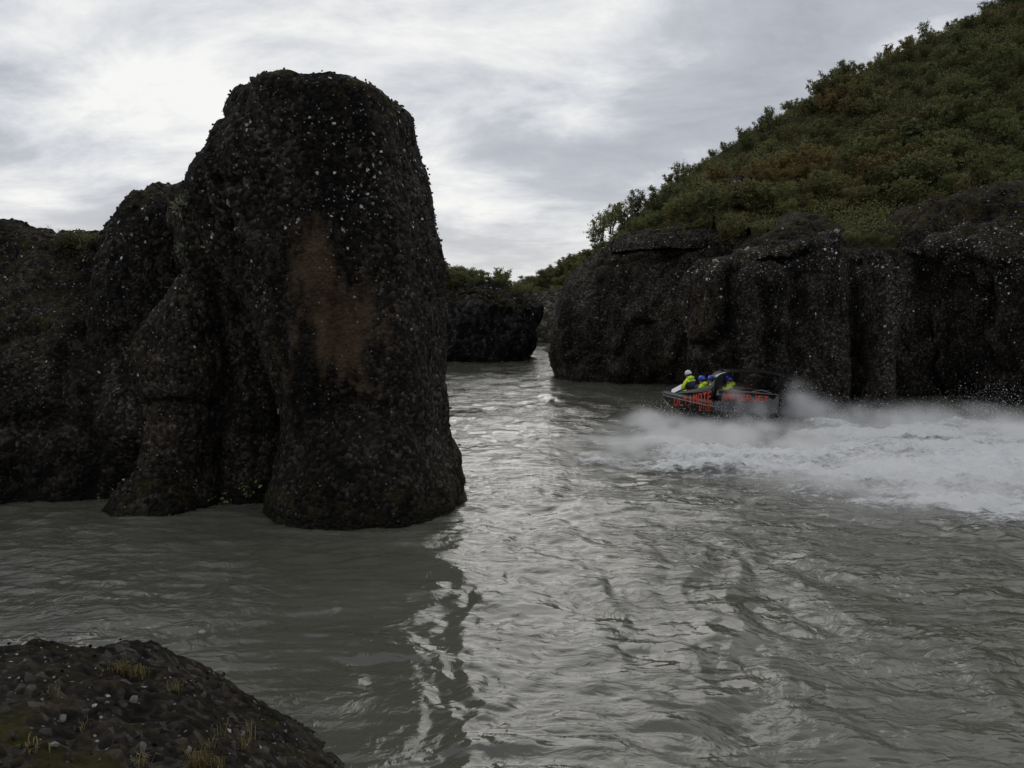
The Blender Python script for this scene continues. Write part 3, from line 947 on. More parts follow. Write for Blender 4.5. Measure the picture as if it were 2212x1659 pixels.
def embed(rock, n, r0, r1, seed, white, keep=None, big=0, bigr=(0.1, 0.16)):
    """thousands of small stones set in the breccia, joined; the largest few as parts of their own"""
    n = int(n * 0.75)
    p, nr, rnd = surface_points(rock.data, n, seed, keep)
    Vs, Fs, Cs, off = [], [], [], 0
    rad = r0 + (r1 - r0) * rnd.random(n) ** 2.5
    rot = rot_rand(rnd, n)
    tc_ = tint_stones(rnd, n, white)
    kinds = rnd.integers(0, 7, n)
    for k in range(7):
        ii = np.where(kinds == k)[0]
        V0, F0 = SMALL[k]
        V = np.einsum('nij,vj->nvi', rot[ii], V0 * [1, 0.8, 0.65]) * rad[ii, None, None] + (p[ii] - nr[ii] * rad[ii, None] * 0.25)[:, None, :]
        m_ = len(V0)
        Vs.append(V.reshape(-1, 3))
        Fs.append((F0[None] + off + (np.arange(len(ii)) * m_)[:, None, None]).reshape(-1, 3))
        Cs.append(np.repeat(tc_[ii], m_, 0))
        off += len(ii) * m_
    me = mesh_np('embedded_stones', np.vstack(Vs), np.vstack(Fs), False)
    vcol(me, 'tint', np.vstack(Cs))
    o = add('embedded_stones', me, M_STONE, rock)
    o['kind'] = 'stuff'
    if big:
        p, nr, rnd = surface_points(rock.data, big, seed + 1, keep)
        for i in range(big):
            s = bpy.data.objects.new('stone', STONE_MESH[rnd.integers(0, len(STONE_MESH))])
            COL.link(s)
            s.parent = rock
            rr = rnd.uniform(*bigr)
            s.location = p[i]
            s.scale = (rr, rr * rnd.uniform(0.6, 0.9), rr * rnd.uniform(0.5, 0.8))
            s.rotation_euler = tuple(rnd.uniform(0, 6.28, 3))
    return o


STONE_MESH = []
for k in range(14):
    V0, F0 = STONES[k % 7]
    me = mesh_np('stone', V0, F0, False)
    g = [0.02, 0.03, 0.05, 0.07, 0.025, 0.12, 0.2][(k * 3) % 7] if k < 12 else 0.28
    vcol(me, 'tint', np.tile(np.array([[g * 1.05, g, g * 0.93]]), (len(V0), 1)))
    me.materials.append(M_STONE)
    STONE_MESH.append(me)

embed(pillar, 9000, 0.012, 0.052, 201, 0.02, lambda c, n: (0.25 + sstep(c[:, 2], 3, 7)) * (n[:, 2] < 0.55), big=70, bigr=(0.06, 0.11))
embed(ridge, 5000, 0.012, 0.06, 203, 0.02, lambda c, n: 0.2 + sstep(c[:, 2], 1, 5))
embed(hump, 2200, 0.012, 0.055, 205, 0.03, lambda c, n: sstep(c[:, 2], 3, 6))
embed(buttress, 2200, 0.012, 0.05, 207, 0.02)
embed(toe, 500, 0.015, 0.06, 209, 0.01)
embed(block, 4200, 0.02, 0.10, 211, 0.035, lambda c, n: 0.25 + sstep(c[:, 2], 2, 7), big=40, bigr=(0.12, 0.2))
embed(block2, 1700, 0.02, 0.10, 213, 0.035, lambda c, n: 0.25 + sstep(c[:, 2], 2, 7))
embed(wall, 4000, 0.02, 0.10, 215, 0.03, lambda c, n: 0.25 + sstep(c[:, 2], 2, 7))
embed(mid, 2500, 0.03, 0.11, 217, 0.03, lambda c, n: 0.3 + sstep(c[:, 2], 3, 9))
embed(cap, 900, 0.04, 0.15, 219, 0.06)

# loose stones on the foreground rock
rnd = np.random.default_rng(77)
k = 0
while k < 50:
    u, v = rnd.uniform(-20, 640), rnd.uniform(1395, 1659)
    a, bb = (u - CX) / FPX, -(v - CY) / FPX
    hit = None
    Ys = np.linspace(9, 3.2, 160)
    p_near, p_far = at(u, v, 1.0), at(u, v, 9.0)
    f_ = (Ys - 1) / 8.0
    xs, zs_ = p_near.x + (p_far.x - p_near.x) * f_, p_near.z + (p_far.z - p_near.z) * f_
    over = np.where(zs_ > fore_z(xs, Ys))[0]
    if len(over) and over[0] > 0:
        hit = Vector((xs[over[0]], Ys[over[0]], zs_[over[0]]))
    if hit is None or hit.z < 0.15:
        k += 1
        continue
    near_left = (u < 430 and v > 1540)
    if not near_left and rnd.random() < 0.45:
        k += 1
        continue
    s = bpy.data.objects.new('stone', STONE_MESH[rnd.choice([0, 2, 3, 4, 5, 7, 9])])
    COL.link(s)
    s.parent = fore
    rr = 0.012 + 0.035 * rnd.random() ** 2 + (0.05 * rnd.random() if near_left and rnd.random() < 0.25 else 0)
    s.location = (hit.x, hit.y, hit.z - rr * 0.25)
    s.scale = (rr * rnd.uniform(0.8, 1.6), rr * rnd.uniform(0.5, 0.95), rr * rnd.uniform(0.35, 0.7))
    s.rotation_euler = tuple(rnd.uniform(0, 6.28, 3))
    k += 1
embed(fore, 3500, 0.005, 0.022, 221, 0.03, lambda c, n: (c[:, 2] > 0.1) * (c[:, 1] > 3.5) * 1.0)

# ------------------------------------------------------------------ hillside
CRX = np.array([-20, 4, 8, 10, 14, 18, 25, 32, 40, 55, 80, 130])
CRZ = np.array([6.0, 8.5, 11.0, 12.6, 16.1, 18.9, 22.9, 26.9, 31.1, 39.1, 48, 55])


def hill_z(X, Y):
    crest = np.interp(X, CRX, CRZ) + 0.5 * fbm(np.stack([X * 0.12, Y * 0.12, X * 0], -1), 3, 301)
    basez = np.interp(X, [0, 8, 25, 36, 60, 90], [7.5, 9.2, 8.8, 9.8, 12, 14])
    tq = (Y - 46) / 27.0
    z = basez + (crest - basez) * np.where(tq < 1, tq, 1.0)
    z = np.where(tq > 1, crest - 0.22 * (Y - 73) + 0.0, z)
    z = np.where(tq < 0, basez - 0.9 * (46 - Y), z)
    z = z + 0.35 * fbm(np.stack([X * 0.35, Y * 0.35, X * 0], -1), 3, 303)
    yf = np.interp(X, [4, 9, 13, 16, 24, 130], [61, 57, 55, 47, 45.5, 45.5])
    z = z - 5.0 * sstep(Y, yf + 1.3, yf)
    return np.where(X < 9, np.minimum(z, 9.5 - (9 - X) * 2.2), z)


hx = np.linspace(4, 130, 190)
hy = np.concatenate([np.linspace(43.5, 80, 110), np.linspace(81, 190, 50)])
Xh, Yh = np.meshgrid(hx, hy)
Zh = np.maximum(hill_z(Xh, Yh), -2.0)
fh = grid_faces(len(hy), len(hx), False)
front_ok = (Yh > np.interp(Xh, [4, 9, 13, 16, 24, 130], [61, 57, 55, 47, 45.5, 45.5])).ravel()
fh = fh[front_ok[fh].all(1)]
tag(add('hillside', mesh_np('hillside', np.stack([Xh, Yh, Zh], -1).reshape(-1, 3), fh), M_SOIL), kind='structure')


def farhill_z(X, Y):
    z = np.interp(X - 0.05 * (Y - 190), [-40, -5, 2, 8, 13, 20, 40, 90], [5, 8.6, 11.8, 14.2, 18.0, 20.0, 27.0, 40.0])
    z = z * sstep(Y, 166, 196) + 5.5 * (1 - sstep(Y, 166, 196))
    z = z + 0.7 * fbm(np.stack([X * 0.1, Y * 0.1, X * 0], -1), 3, 305)
    return z


fx_, fy_ = np.linspace(-60, 110, 120), np.concatenate([np.linspace(168, 210, 60), np.linspace(212, 420, 30)])
Xq, Yq = np.meshgrid(fx_, fy_)
tag(add('far_hill', mesh_np('far_hill', np.stack([Xq, Yq, farhill_z(Xq, Yq)], -1).reshape(-1, 3), grid_faces(len(fy_), len(fx_), False)), M_SOIL), kind='structure')
# low land all round, out of the photograph's frame or hidden behind the rocks
for nm, x0, x1, y0, y1, zz in (('left_bank_land', -260, -14, 20, 330, 5.2), ('distant_land', -1500, 1500, 420, 1500, 8.0)):
    X, Y = np.meshgrid(np.linspace(x0, x1, 60), np.linspace(y0, y1, 60))
    Z = zz + 1.2 * fbm(np.stack([X * 0.03, Y * 0.03, X * 0], -1), 3, 309) - 8.5 * (sstep(X, x1 - 10, x1) + sstep(Y, y0 + 8, y0)).clip(0, 1)
    tag(add(nm, mesh_np(nm, np.stack([X, Y, Z], -1).reshape(-1, 3), grid_faces(60, 60, False)), M_SOIL), kind='structure')


# ------------------------------------------------------------------ shrubs
def tube(V, F, p0, p1, r0, r1, k=4):
    d = np.array(p1) - np.array(p0)
    d = d / (np.linalg.norm(d) + 1e-9)
    a = np.cross(d, [0.3, 0.5, 0.81])
    a /= np.linalg.norm(a) + 1e-9
    b_ = np.cross(d, a)
    o = len(V)
    for p, r in ((p0, r0), (p1, r1)):
        for j in range(k):
            th_ = 2 * math.pi * j / k
            V.append(np.array(p) + r * (math.cos(th_) * a + math.sin(th_) * b_))
    for j in range(k):
        F.append((o + j, o + (j + 1) % k, o + k + (j + 1) % k, o + k + j))


def leaves(P, rnd, size, flat=0.0):
    """one diamond leaf per point"""
    n = len(P)
    a = rnd.normal(size=(n, 3))
    a /= np.linalg.norm(a, axis=1, keepdims=True)
    b_ = np.cross(a, rnd.normal(size=(n, 3)))
    b_ /= np.linalg.norm(b_, axis=1, keepdims=True)
    s = size * rnd.uniform(0.6, 1.3, (n, 1))
    V = np.stack([P - a * s, P + b_ * s * 0.45, P + a * s, P - b_ * s * 0.45], 1).reshape(-1, 3)
    return V, np.arange(n * 4).reshape(-1, 4)


def shrub_proto(seed, h=1.0, spread=0.55, nst=9, nleaf=1900, size=0.05, sparse=1.0):
    rnd = np.random.default_rng(seed)
    V, F, tips = [], [], []
    for i in range(nst):
        az = 2 * math.pi * (i + rnd.uniform(-0.3, 0.3)) / nst
        lean = spread * rnd.uniform(0.25, 1.0)
        hh_ = h * rnd.uniform(0.7, 1.0) * (1 - 0.25 * lean)
        p = np.array([0.06 * math.cos(az), 0.06 * math.sin(az), -0.12])
        r = 0.018 * h
        for s in range(5):
            f = (s + 1) / 5
            q = np.array([math.cos(az) * lean * h * f ** 0.85, math.sin(az) * lean * h * f ** 0.85, hh_ * f])
            q = q + rnd.normal(0, 0.035 * h, 3)
            tube(V, F, p, q, r, r * 0.78)
            if s >= 1:
                for kx in range(3):
                    d = rnd.normal(size=3) * [1, 1, 0.5] + [0, 0, 0.55]
                    d = d / np.linalg.norm(d) * h * rnd.uniform(0.12, 0.26)
                    e = q + d
                    tube(V, F, q, e, r * 0.5, r * 0.18, 3)
                    tips.append((q, e, 1.0))
            tips.append((p, q, 0.6 if s > 0 else 0.15))
            p, r = q, r * 0.78
        e = p + np.array([rnd.normal(0, 0.04), rnd.normal(0, 0.04), rnd.uniform(0.08, 0.2)]) * h
        tube(V, F, p, e, r * 0.6, r * 0.15, 3)
        tips.append((p, e, 1.2))
    wts = np.array([t_[2] for t_ in tips])
    ix = rnd.choice(len(tips), nleaf, p=wts / wts.sum())
    A = np.array([t_[0] for t_ in tips])[ix]
    B = np.array([t_[1] for t_ in tips])[ix]
    f = rnd.random((nleaf, 1))
    P = A + (B - A) * f + rnd.normal(0, 0.035 * h * sparse, (nleaf, 3))
    LV, LF = leaves(P, rnd, size * h)
    stem = mesh_np('stems', np.array(V), np.array([x if len(x) == 4 else x for x in F]))
    crown = mesh_np('crown', LV, LF, False)
    tt_ = np.repeat(rnd.random(nleaf), 4)
    vcol(crown, 'tint', np.stack([tt_, tt_, tt_], 1))
    return stem, crown


PROTO = []
for k in range(9):
    st_, cr_ = shrub_proto(900 + k, 1.0, [0.55, 0.7, 0.45][k % 3], 8 + k % 4, 2300, 0.042, 1.0)
    st_.materials.append(M_BARK)
    PROTO.append((st_, cr_))
SPARSE = []
for k in range(3):
    st_, cr_ = shrub_proto(950 + k, 1.0, 0.55, 9, 1300, 0.044, 1.0)
    st_.materials.append(M_BARK)
    SPARSE.append((st_, cr_))
CROWNS = {}


def crown_of(cr_, mat):
    key = (cr_.name, mat.name)
    if key not in CROWNS:
        c_ = cr_.copy()
        c_.materials.clear()
        c_.materials.append(mat)
        CROWNS[key] = c_
    return CROWNS[key]


def shrub(name, loc, h, wide, rz, proto, mat, label, group, cat='shrub'):
    o = empty(name, loc, rz)
    o.scale = (h * wide, h * wide, h)
    tag(o, label, cat, group)
    a = bpy.data.objects.new('stems', proto[0])
    b_ = bpy.data.objects.new('crown', crown_of(proto[1], mat))
    for x in (a, b_):
        COL.link(x)
        x.parent = o
    return o


LAB = {
    'g': ('willow_shrub', M_LEAF_GREEN, 'green', 'willow shrub'),
    'o': ('birch_shrub', M_LEAF_OLIVE, 'olive-brown', 'dwarf birch'),
    'r': ('birch_shrub', M_LEAF_RUST, 'rust-coloured', 'dwarf birch'),
}
rnd = np.random.default_rng(41)
pts = []
tries = 0
while len(pts) < 290 and tries < 60000:
    tries += 1
    x, y = rnd.uniform(6, 56), rnd.uniform(46.5, 75.5)
    z = float(hill_z(np.array([x]), np.array([y]))[0])
    u = CX + FPX * x / y
    v = 694 + FPX * (CAM_Z - z) / y
    if u > 2290 or u < 1265 or v < -90:
        continue
    if y < np.interp(x, [4, 9, 13, 16, 24, 130], [61, 57, 55, 47.5, 46, 46]):
        continue
    # rocks and the bare shelf above the cliff block stay free
    if 1555 < u < 1640 and 375 < v < 455 and y < 58:
        continue
    if (u > 1880 and v > 430 - (u - 1880) * 0.06 and y < 50) or (1600 < u < 1870 and v > 480):
        continue
    dmin = 1.05 if y < 60 else 1.25
    if any((x - q[0]) ** 2 + (y - q[1]) ** 2 < dmin ** 2 for q in pts):
        continue
    pts.append((x, y, z, u, v))
for x, y, z, u, v in pts:
    nz_ = float(fbm(np.array([[x * 0.11, y * 0.16, 0.0]]), 2, 401)[0])
    kd = 'r' if nz_ > 0.58 and v < 430 else ('o' if nz_ > 0.05 or rnd.random() < 0.2 else 'g')
    if v > 440 and u > 1750:
        kd = 'o'
    h = rnd.uniform(1.0, 1.6) * (1.0 if v < 440 else 0.8) * (1.0 + 0.75 * max(-0.35, float(fbm(np.array([[x * 0.3, y * 0.3, 1.0]]), 2, 405)[0])))
    if x < 19 and y < 66:
        h *= 1.35
    if v > 455 and u > 1700:
        h *= 0.6
    nm, mt, cw, kw = LAB[kd]
    size = 'tall' if h > 1.5 else ('low' if h < 1.15 else 'mid-sized')
    kx = at(1595, 420, 57)
    if (x - kx.x) ** 2 + (y - kx.y) ** 2 < 36:
        zone = 'around the small grey rock on the slope'
    elif y > 69.5:
        zone = 'along the skyline of the steep slope'
    elif x < 16 and y < 64:
        zone = 'just above the cracked cap of the cliff'
    elif x > 23 and y < 57:
        zone = 'above the dark overhanging outcrop'
    elif y < 56:
        zone = 'at the foot of the slope above the mossy mound'
    else:
        zone = 'in the thicket halfway up the steep slope'
    lb = f'{size} {cw} {kw} {zone}'
    shrub(nm, (x, y, z), h, rnd.uniform(0.95, 1.4), rnd.uniform(0, 6.28), PROTO[rnd.integers(0, 9)], mt, lb, f'{cw} shrubs {zone}')
# sparse wispy shrubs standing up along the skyline and at the cliff corner
for u, v, Y, h in ((1285, 532, 57, 1.3), (1300, 515, 57.5, 1.7), (1320, 500, 60, 1.9), (1345, 488, 62, 1.9), (1375, 466, 66, 2.0), (1465, 402, 70, 2.0),
                   (1660, 272, 72, 1.7), (1640, 290, 72, 1.3), (1790, 198, 73, 1.5), (1812, 186, 73, 1.6), (1840, 174, 73, 1.4), (1900, 146, 73, 1.4), (1995, 88, 73, 1.6)):
    p = at(u, v, Y)
    shrub('willow_shrub', p, h, 1.1 if u < 1400 else 0.8, rnd.uniform(0, 6.28), SPARSE[rnd.integers(0, 3)], M_LEAF_GREEN,
          'wispy willow shrub standing out against the sky along the slope', 'wispy shrubs along the slope skyline')
for u, v, Y, h in ((1490, 508, 55.5, 0.9), (1515, 506, 55, 1.0), (1545, 500, 54.5, 0.9), (1575, 496, 54, 1.0), (1600, 490, 53, 0.8), (1835, 528, 45.6, 0.7), (1860, 530, 45.4, 0.6), (1885, 530, 45.4, 0.7), (1905, 528, 45.6, 0.6)):
    shrub('willow_shrub', at(u, v, Y), h, 1.4, rnd.uniform(0, 6.28), PROTO[rnd.integers(0, 9)], M_LEAF_OLIVE,
          'low olive shrub on the ledge directly behind the cliff tops', 'low shrubs on the ledge')
# shrubs on the far bluff
for i in range(56):
    u = rnd.uniform(900, 1150)
    Y = rnd.uniform(83, 96)
    p = at(u, 620, Y)
    p.z = 7.4 + rnd.uniform(0, 0.8) - (0.6 if u > 1090 else 0)
    h = rnd.uniform(1.3, 2.1) * np.interp(u, [900, 990, 1050, 1150], [1.25, 1.35, 1.0, 0.6])
    gr_ = rnd.random() < 0.6
    lb = ('tall ' if h > 2.2 else ('low ' if h < 1.4 else 'mid-sized ')) + ('green' if gr_ else 'olive-brown') + ' shrub on top of the far bluff beyond the pillar'
    shrub('willow_shrub', p, h, rnd.uniform(1.0, 1.5), rnd.uniform(0, 6.28), (PROTO + SPARSE)[rnd.integers(0, 12)], M_LEAF_GREEN if gr_ else M_LEAF_OLIVE, lb, 'shrubs on the far bluff')
# shrubs on the distant hill
n_ = 0
while n_ < 150:
    x, y = rnd.uniform(-6, 34), rnd.uniform(170, 200)
    z = float(farhill_z(np.array([x]), np.array([y]))[0])
    u = CX + FPX * x / y
    if u < 1080 or u > 1330:
        continue
    gr_ = rnd.random() < 0.7
    lb = ('green' if gr_ else 'olive-brown') + (' shrub on the crest of the distant hill up the channel' if y > 190 else ' shrub on the lower slope of the distant hill up the channel')
    shrub('willow_shrub', (x, y, z), rnd.uniform(2.0, 3.4), rnd.uniform(1.1, 1.6), rnd.uniform(0, 6.28), PROTO[rnd.integers(0, 9)], M_LEAF_GREEN if gr_ else M_LEAF_OLIVE, lb, 'shrubs on the distant hill')
    n_ += 1

# undergrowth between the shrubs: nobody could count it
rnd = np.random.default_rng(43)
n_ = 110000
x, y = rnd.uniform(6, 56, n_), rnd.uniform(46, 75.5, n_)
ok = (x / y < 0.72) & (x / y > 0.1)
ok &= y > np.interp(x, [4, 9, 13, 16, 24, 130], [61, 57, 55, 47.5, 46, 46])
x, y = x[ok], y[ok]
z = hill_z(x, y)
P = np.stack([x, y, z + rnd.random(len(x)) ** 1.5 * 0.7 * (0.4 + 0.6 * sstep(noise3(np.stack([x, y, z], -1) * 0.5, 7), -0.4, 0.5))], -1)
LV, LF = leaves(P, rnd, 0.085)
me = mesh_np('undergrowth', LV, LF, False)
tv = np.repeat(np.clip(0.5 + 0.5 * fbm(P * 0.35, 3, 9) + rnd.normal(0, 0.2, len(P)), 0, 1), 4)
vcol(me, 'tint', np.stack([tv] * 3, 1))
tag(add('undergrowth', me, M_LEAF_OLIVE), 'low leafy undergrowth covering the slope between the shrubs', 'undergrowth', kind='stuff')


# ------------------------------------------------------------------ small plants on the rocks
def leafy_plant(loc, r, nl, mat, label, group, seed, name='leafy_plant', toward=(0, -1, 0.2), leaf=1.0):
    rnd = np.random.default_rng(seed)
    o = empty(name, loc)
    tag(o, label, 'plant', group)
    V, F, LVs, LFs, off = [], [], [], [], 0
    for i in range(nl):
        d = rnd.normal(size=3) + np.array(toward) * 1.1
        d = d / np.linalg.norm(d)
        e = d * r * rnd.uniform(0.5, 1.0)
        tube(V, F, np.array([0, 0.06, 0]), e, 0.006, 0.003, 3)
        s = r * rnd.uniform(0.22, 0.38) * leaf
        side = np.cross(d, rnd.normal(size=3))
        side /= np.linalg.norm(side)
        nrm = np.cross(side, d)
        q = [e - d * s * 0.3, e + side * s * 0.4 + nrm * s * 0.1, e + d * s * 0.5 + side * s * 0.28, e + d * s, e + d * s * 0.5 - side * s * 0.28, e - side * s * 0.4 + nrm * s * 0.1]
        LVs += q
        LFs += [(off, off + 1, off + 2, off + 3), (off, off + 3, off + 4, off + 5)]
        off += 6
    add('stems', mesh_np('stems', np.array(V), np.array(F)), M_BARK, o)
    me = mesh_np('leaves', np.array(LVs), np.array(LFs), False)
    tv = np.repeat(rnd.random(nl), 6)
    vcol(me, 'tint', np.stack([tv] * 3, 1))
    add('leaves', me, mat, o)
    return o


def rock_hit(u, v, rocks):
    """where the sight line through (u, v) meets the rocks"""
    dirv = (at(u, v, 10) - Vector((0, 0, CAM_Z))).normalized()
    best = None
    for r_ in rocks:
        okk, loc, nrm, _ = r_.ray_cast(Vector((0, 0, CAM_Z)), dirv)
        if okk and (best is None or loc.y < best.y):
            best = loc
    return best


bpy.context.view_layer.update()
left_rocks = [pillar, ridge, hump, buttress, toe, cleft]
for i, (u, v, r_, nl) in enumerate(((462, 1072, 0.20, 12), (478, 1085, 0.20, 12), (496, 1074, 0.22, 14), (540, 1062, 0.26, 18), (538, 1045, 0.22, 14), (222, 1072, 0.16, 9))):
    p = rock_hit(u, v, left_rocks) or at(u, v, 17.2)
    leafy_plant(p, r_, nl, M_LEAF_FRESH, 'bright green leafy plant growing at the foot of the dark cleft', 'leafy plants at the foot of the cleft', 700 + i)
for i, (u, v, r_, nl) in enumerate(((386, 1030, 0.16, 9), (430, 1048, 0.18, 10), (538, 808, 0.18, 10), (535, 1000, 0.12, 7), (648, 1062, 0.13, 7), (600, 985, 0.1, 5))):
    p = rock_hit(u, v, left_rocks) or at(u, v, 17.4)
    leafy_plant(p, r_, nl, M_LEAF_PALE, 'pale little plant clinging to the dark rock of the cleft', 'pale plants in the cleft', 720 + i)
for i, (u, v, r_, nl) in enumerate(((395, 445, 0.26, 60), (408, 432, 0.2, 40), (402, 540, 0.22, 40), (455, 535, 0.2, 30))):
    p = rock_hit(u, v, left_rocks) or at(u, v, 18.5)
    leafy_plant(p, r_, nl, M_LEAF_PALE, 'grey-green leafy sprig growing from a ledge left of the pillar', 'sprigs on the ledges', 740 + i, 'willow_sprig')
for i, (u, v, r_, nl) in enumerate(((150, 530, 0.5, 420), (180, 532, 0.55, 480), (205, 532, 0.45, 380))):
    p = rock_hit(u, v + 6, left_rocks) or at(u, v, 23.5)
    leafy_plant(p, r_, nl, M_LEAF_OLIVE, 'yellow-green cushion plant in the saddle beside the rounded hump', 'cushion plants in the saddle', 760 + i, 'cushion_plant', (0, -0.3, 0.5), 0.28)


def tuft(loc, n, h, seed, label, group, mat=M_GRASS):
    rnd = np.random.default_rng(seed)
    V, F = [], []
    for i in range(n):
        az, lean = rnd.uniform(0, 6.28), rnd.uniform(0.1, 0.9)
        b0 = np.array([rnd.normal(0, 0.03), rnd.normal(0, 0.03), -0.02])
        hh_ = h * rnd.uniform(0.5, 1.0)
        d = np.array([math.cos(az) * lean, math.sin(az) * lean, 0])
        sd = np.array([-math.sin(az), math.cos(az), 0]) * 0.0028
        m_ = b0 + d * hh_ * 0.4 + [0, 0, hh_ * 0.65]
        e = b0 + d * hh_ * 1.0 + [0, 0, hh_ * (0.95 - 0.5 * lean)]
        o = len(V)
        V += [b0 - sd, b0 + sd, m_ + sd * 0.8, m_ - sd * 0.8, e + sd * 0.15, e - sd * 0.15]
        F += [(o, o + 1, o + 2, o + 3), (o + 3, o + 2, o + 4, o + 5)]
    me = mesh_np('grass_tuft', np.array(V), np.array(F), False)
    tv = np.repeat(rnd.random(n), 6)
    vcol(me, 'tint', np.stack([tv] * 3, 1))
    o = add('grass_tuft', me, mat)
    o.location = loc
    return tag(o, label, 'grass', group)


for i, (u, v, n_, h) in enumerate(((270, 1458, 70, 0.20), (300, 1462, 50, 0.18), (245, 1452, 30, 0.14), (375, 1492, 40, 0.14), (72, 1620, 34, 0.12), (300, 1646, 40, 0.13), (425, 1650, 60, 0.15),
                                   (710, 1590, 16, 0.2), (780, 1590, 12, 0.18), (690, 1612, 14, 0.14), (180, 1570, 16, 0.09), (470, 1655, 30, 0.12), (520, 1610, 20, 0.10), (110, 1500, 20, 0.09))):
    u_ = u if u < 640 else u - 240
    p = rock_hit(u_, v, [fore])
    if p is None:
        continue
    tuft(p, n_, h, 800 + i, 'dry yellowish grass tuft on the mossy foreground rock', 'grass tufts on the foreground rock')
for i, (u, v) in enumerate(((85, 494), (105, 493), (125, 500), (170, 514), (188, 514))):
    p = at(u, v + 6, 24.5)
    tuft(p, 10, 0.34, 830 + i, 'thin dry stalks sticking up from the top of the low ridge', 'stalks on the ridge top')

# ------------------------------------------------------------------ the jet boat
BO = Vector((11.637, 33.99, 0.0))
BA = R(8)
boat = tag(empty('jet_boat', BO, math.pi - BA), 'black jet boat with red-orange lettering throwing up white spray', 'boat')
LB = 4.9
M_HULL = plain('boat_black_gloss', (0.012, 0.012, 0.014), 0.16, spec=0.6, coat=0.6, vary=0.2, scale=3)
M_BAND = plain('boat_deck_sky_sheen', (0.06, 0.065, 0.07), 0.22, spec=0.6, coat=0.5, vary=0.25, scale=4)  # on the side ledge, sky reflected in glossy black is painted as grey
M_DARK = plain('boat_dark_frame', (0.005, 0.005, 0.0055), 0.55, spec=0.2)
M_ALU = plain('boat_rail_aluminium', (0.42, 0.43, 0.44), 0.35, 0.7)
M_RED = plain('boat_lettering_red', (0.55, 0.06, 0.018), 0.4, vary=0.12)
M_ORANGE = plain('boat_stripe_orange', (0.62, 0.17, 0.05), 0.45, vary=0.15)
M_WHITE = plain('boat_white_panel', (0.75, 0.75, 0.76), 0.4)
M_SCREEN = plain('boat_screen_sheen', (0.45, 0.46, 0.47), 0.12, 0.3, coat=0.5)  # light reflected by the glass is put into this pale grey
M_SEAT = plain('boat_seat_vinyl', (0.02, 0.02, 0.022), 0.6)


def half(s):
    if s < 2.6:
        return 1.0
    t_ = min((s - 2.6) / (LB - 2.6), 1)
    return max(1.0 * (1 - t_ ** 2.2), 0.03)


def ztop(s):
    return float(np.interp(s, [0, 2.58, 2.68, 4.67, 4.9], [1.03, 1.21, 0.75, 1.05, 1.02]))


def zrail(s):
    return float(np.interp(s, [0, 2.58, 2.68, 4.74, 4.9], [0.30, 0.42, 0.48, 0.85, 0.88]))


def solid(o, th_):
    m_ = o.modifiers.new('thickness', 'SOLIDIFY')
    m_.thickness = th_
    m_.offset = 0
    return o


ss_ = [0, 0.4, 0.8, 1.2, 1.6, 2.0, 2.4, 2.58, 2.68, 2.9, 3.2, 3.5, 3.8, 4.1, 4.35, 4.55, 4.7, 4.82, 4.9]
prof = []
for s in ss_:
    bq = half(s)
    inn = 0.02 if s < 2.6 else 0.13 * min(1, bq / 0.5)
    zk = float(np.interp(s, [0, 2.5, 3.8, 4.5, 4.9], [-0.42, -0.40, -0.12, 0.30, 0.80]))
    zch = float(np.interp(s, [0, 2.5, 3.8, 4.5, 4.9], [-0.10, -0.08, 0.15, 0.46, 0.83]))
    lipw = 0.06 if s < 2.6 else 0.0
    half_sec = [(bq - inn, ztop(s)), (bq, zrail(s) + 0.03), (bq + lipw, zrail(s) - 0.02), (0.90 * bq, min(zch, zrail(s) - 0.03)), (0.0, min(zk, zch - 0.02))]
    full = [(s, y, z) for y, z in half_sec] + [(s, -y, z) for y, z in half_sec[-2::-1]]
    prof.append(full)
PV = np.array(prof)
m_, n_ = PV.shape[:2]
hull = solid(add('hull', mesh_np('hull', PV.reshape(-1, 3), grid_faces(m_, n_, False), False), M_HULL, boat), 0.03)
# transom, deck floor
tr = PV[0]
add('transom', mesh_np('transom', tr * [0, 1, 1] + [0.02, 0, 0], np.array([list(range(len(tr)))]), False), M_HULL, boat)
FV, FF = [], []
for s in np.linspace(0.05, 4.6, 14):
    bq = half(s) - 0.1
    FV += [(s, max(bq, 0.05), 0.42 + 0.05 * max(0, s - 3)), (s, -max(bq, 0.05), 0.42 + 0.05 * max(0, s - 3))]
add('floor', mesh_np('floor', np.array(FV), np.array([(2 * i, 2 * i + 1, 2 * i + 3, 2 * i + 2) for i in range(13)]), False), M_DARK, boat)


def strip(name, lo, hi, mat, th_=0.03, parent=None):
    V = np.array([p for pr in zip(lo, hi) for p in pr])
    F = np.array([(2 * i, 2 * i + 2, 2 * i + 3, 2 * i + 1) for i in range(len(lo) - 1)])
    return solid(add(name, mesh_np(name, V, F, False), mat, parent or boat), th_)


def tube_path(name, pts_, r, mat, parent=None, k=6):
    V, F = [], []
    for a, b_ in zip(pts_[:-1], pts_[1:]):
        tube(V, F, a, b_, r, r, k)
    return add(name, mesh_np(name, np.array(V), np.array(F)), mat, parent or boat)


def box(name, c, size, mat, rot=(0, 0, 0), parent=None, bev=0.01):
    bm = bmesh.new()
    bmesh.ops.create_cube(bm, size=1)
    bmesh.ops.scale(bm, vec=size, verts=bm.verts)
    if bev:
        bmesh.ops.bevel(bm, geom=bm.edges[:], offset=bev, segments=2, affect='EDGES')
    me = bpy.data.meshes.new(name)
    bm.to_mesh(me)
    bm.free()
    o = add(name, me, mat, parent or boat)
    o.location = c
    o.rotation_euler = rot
    return o


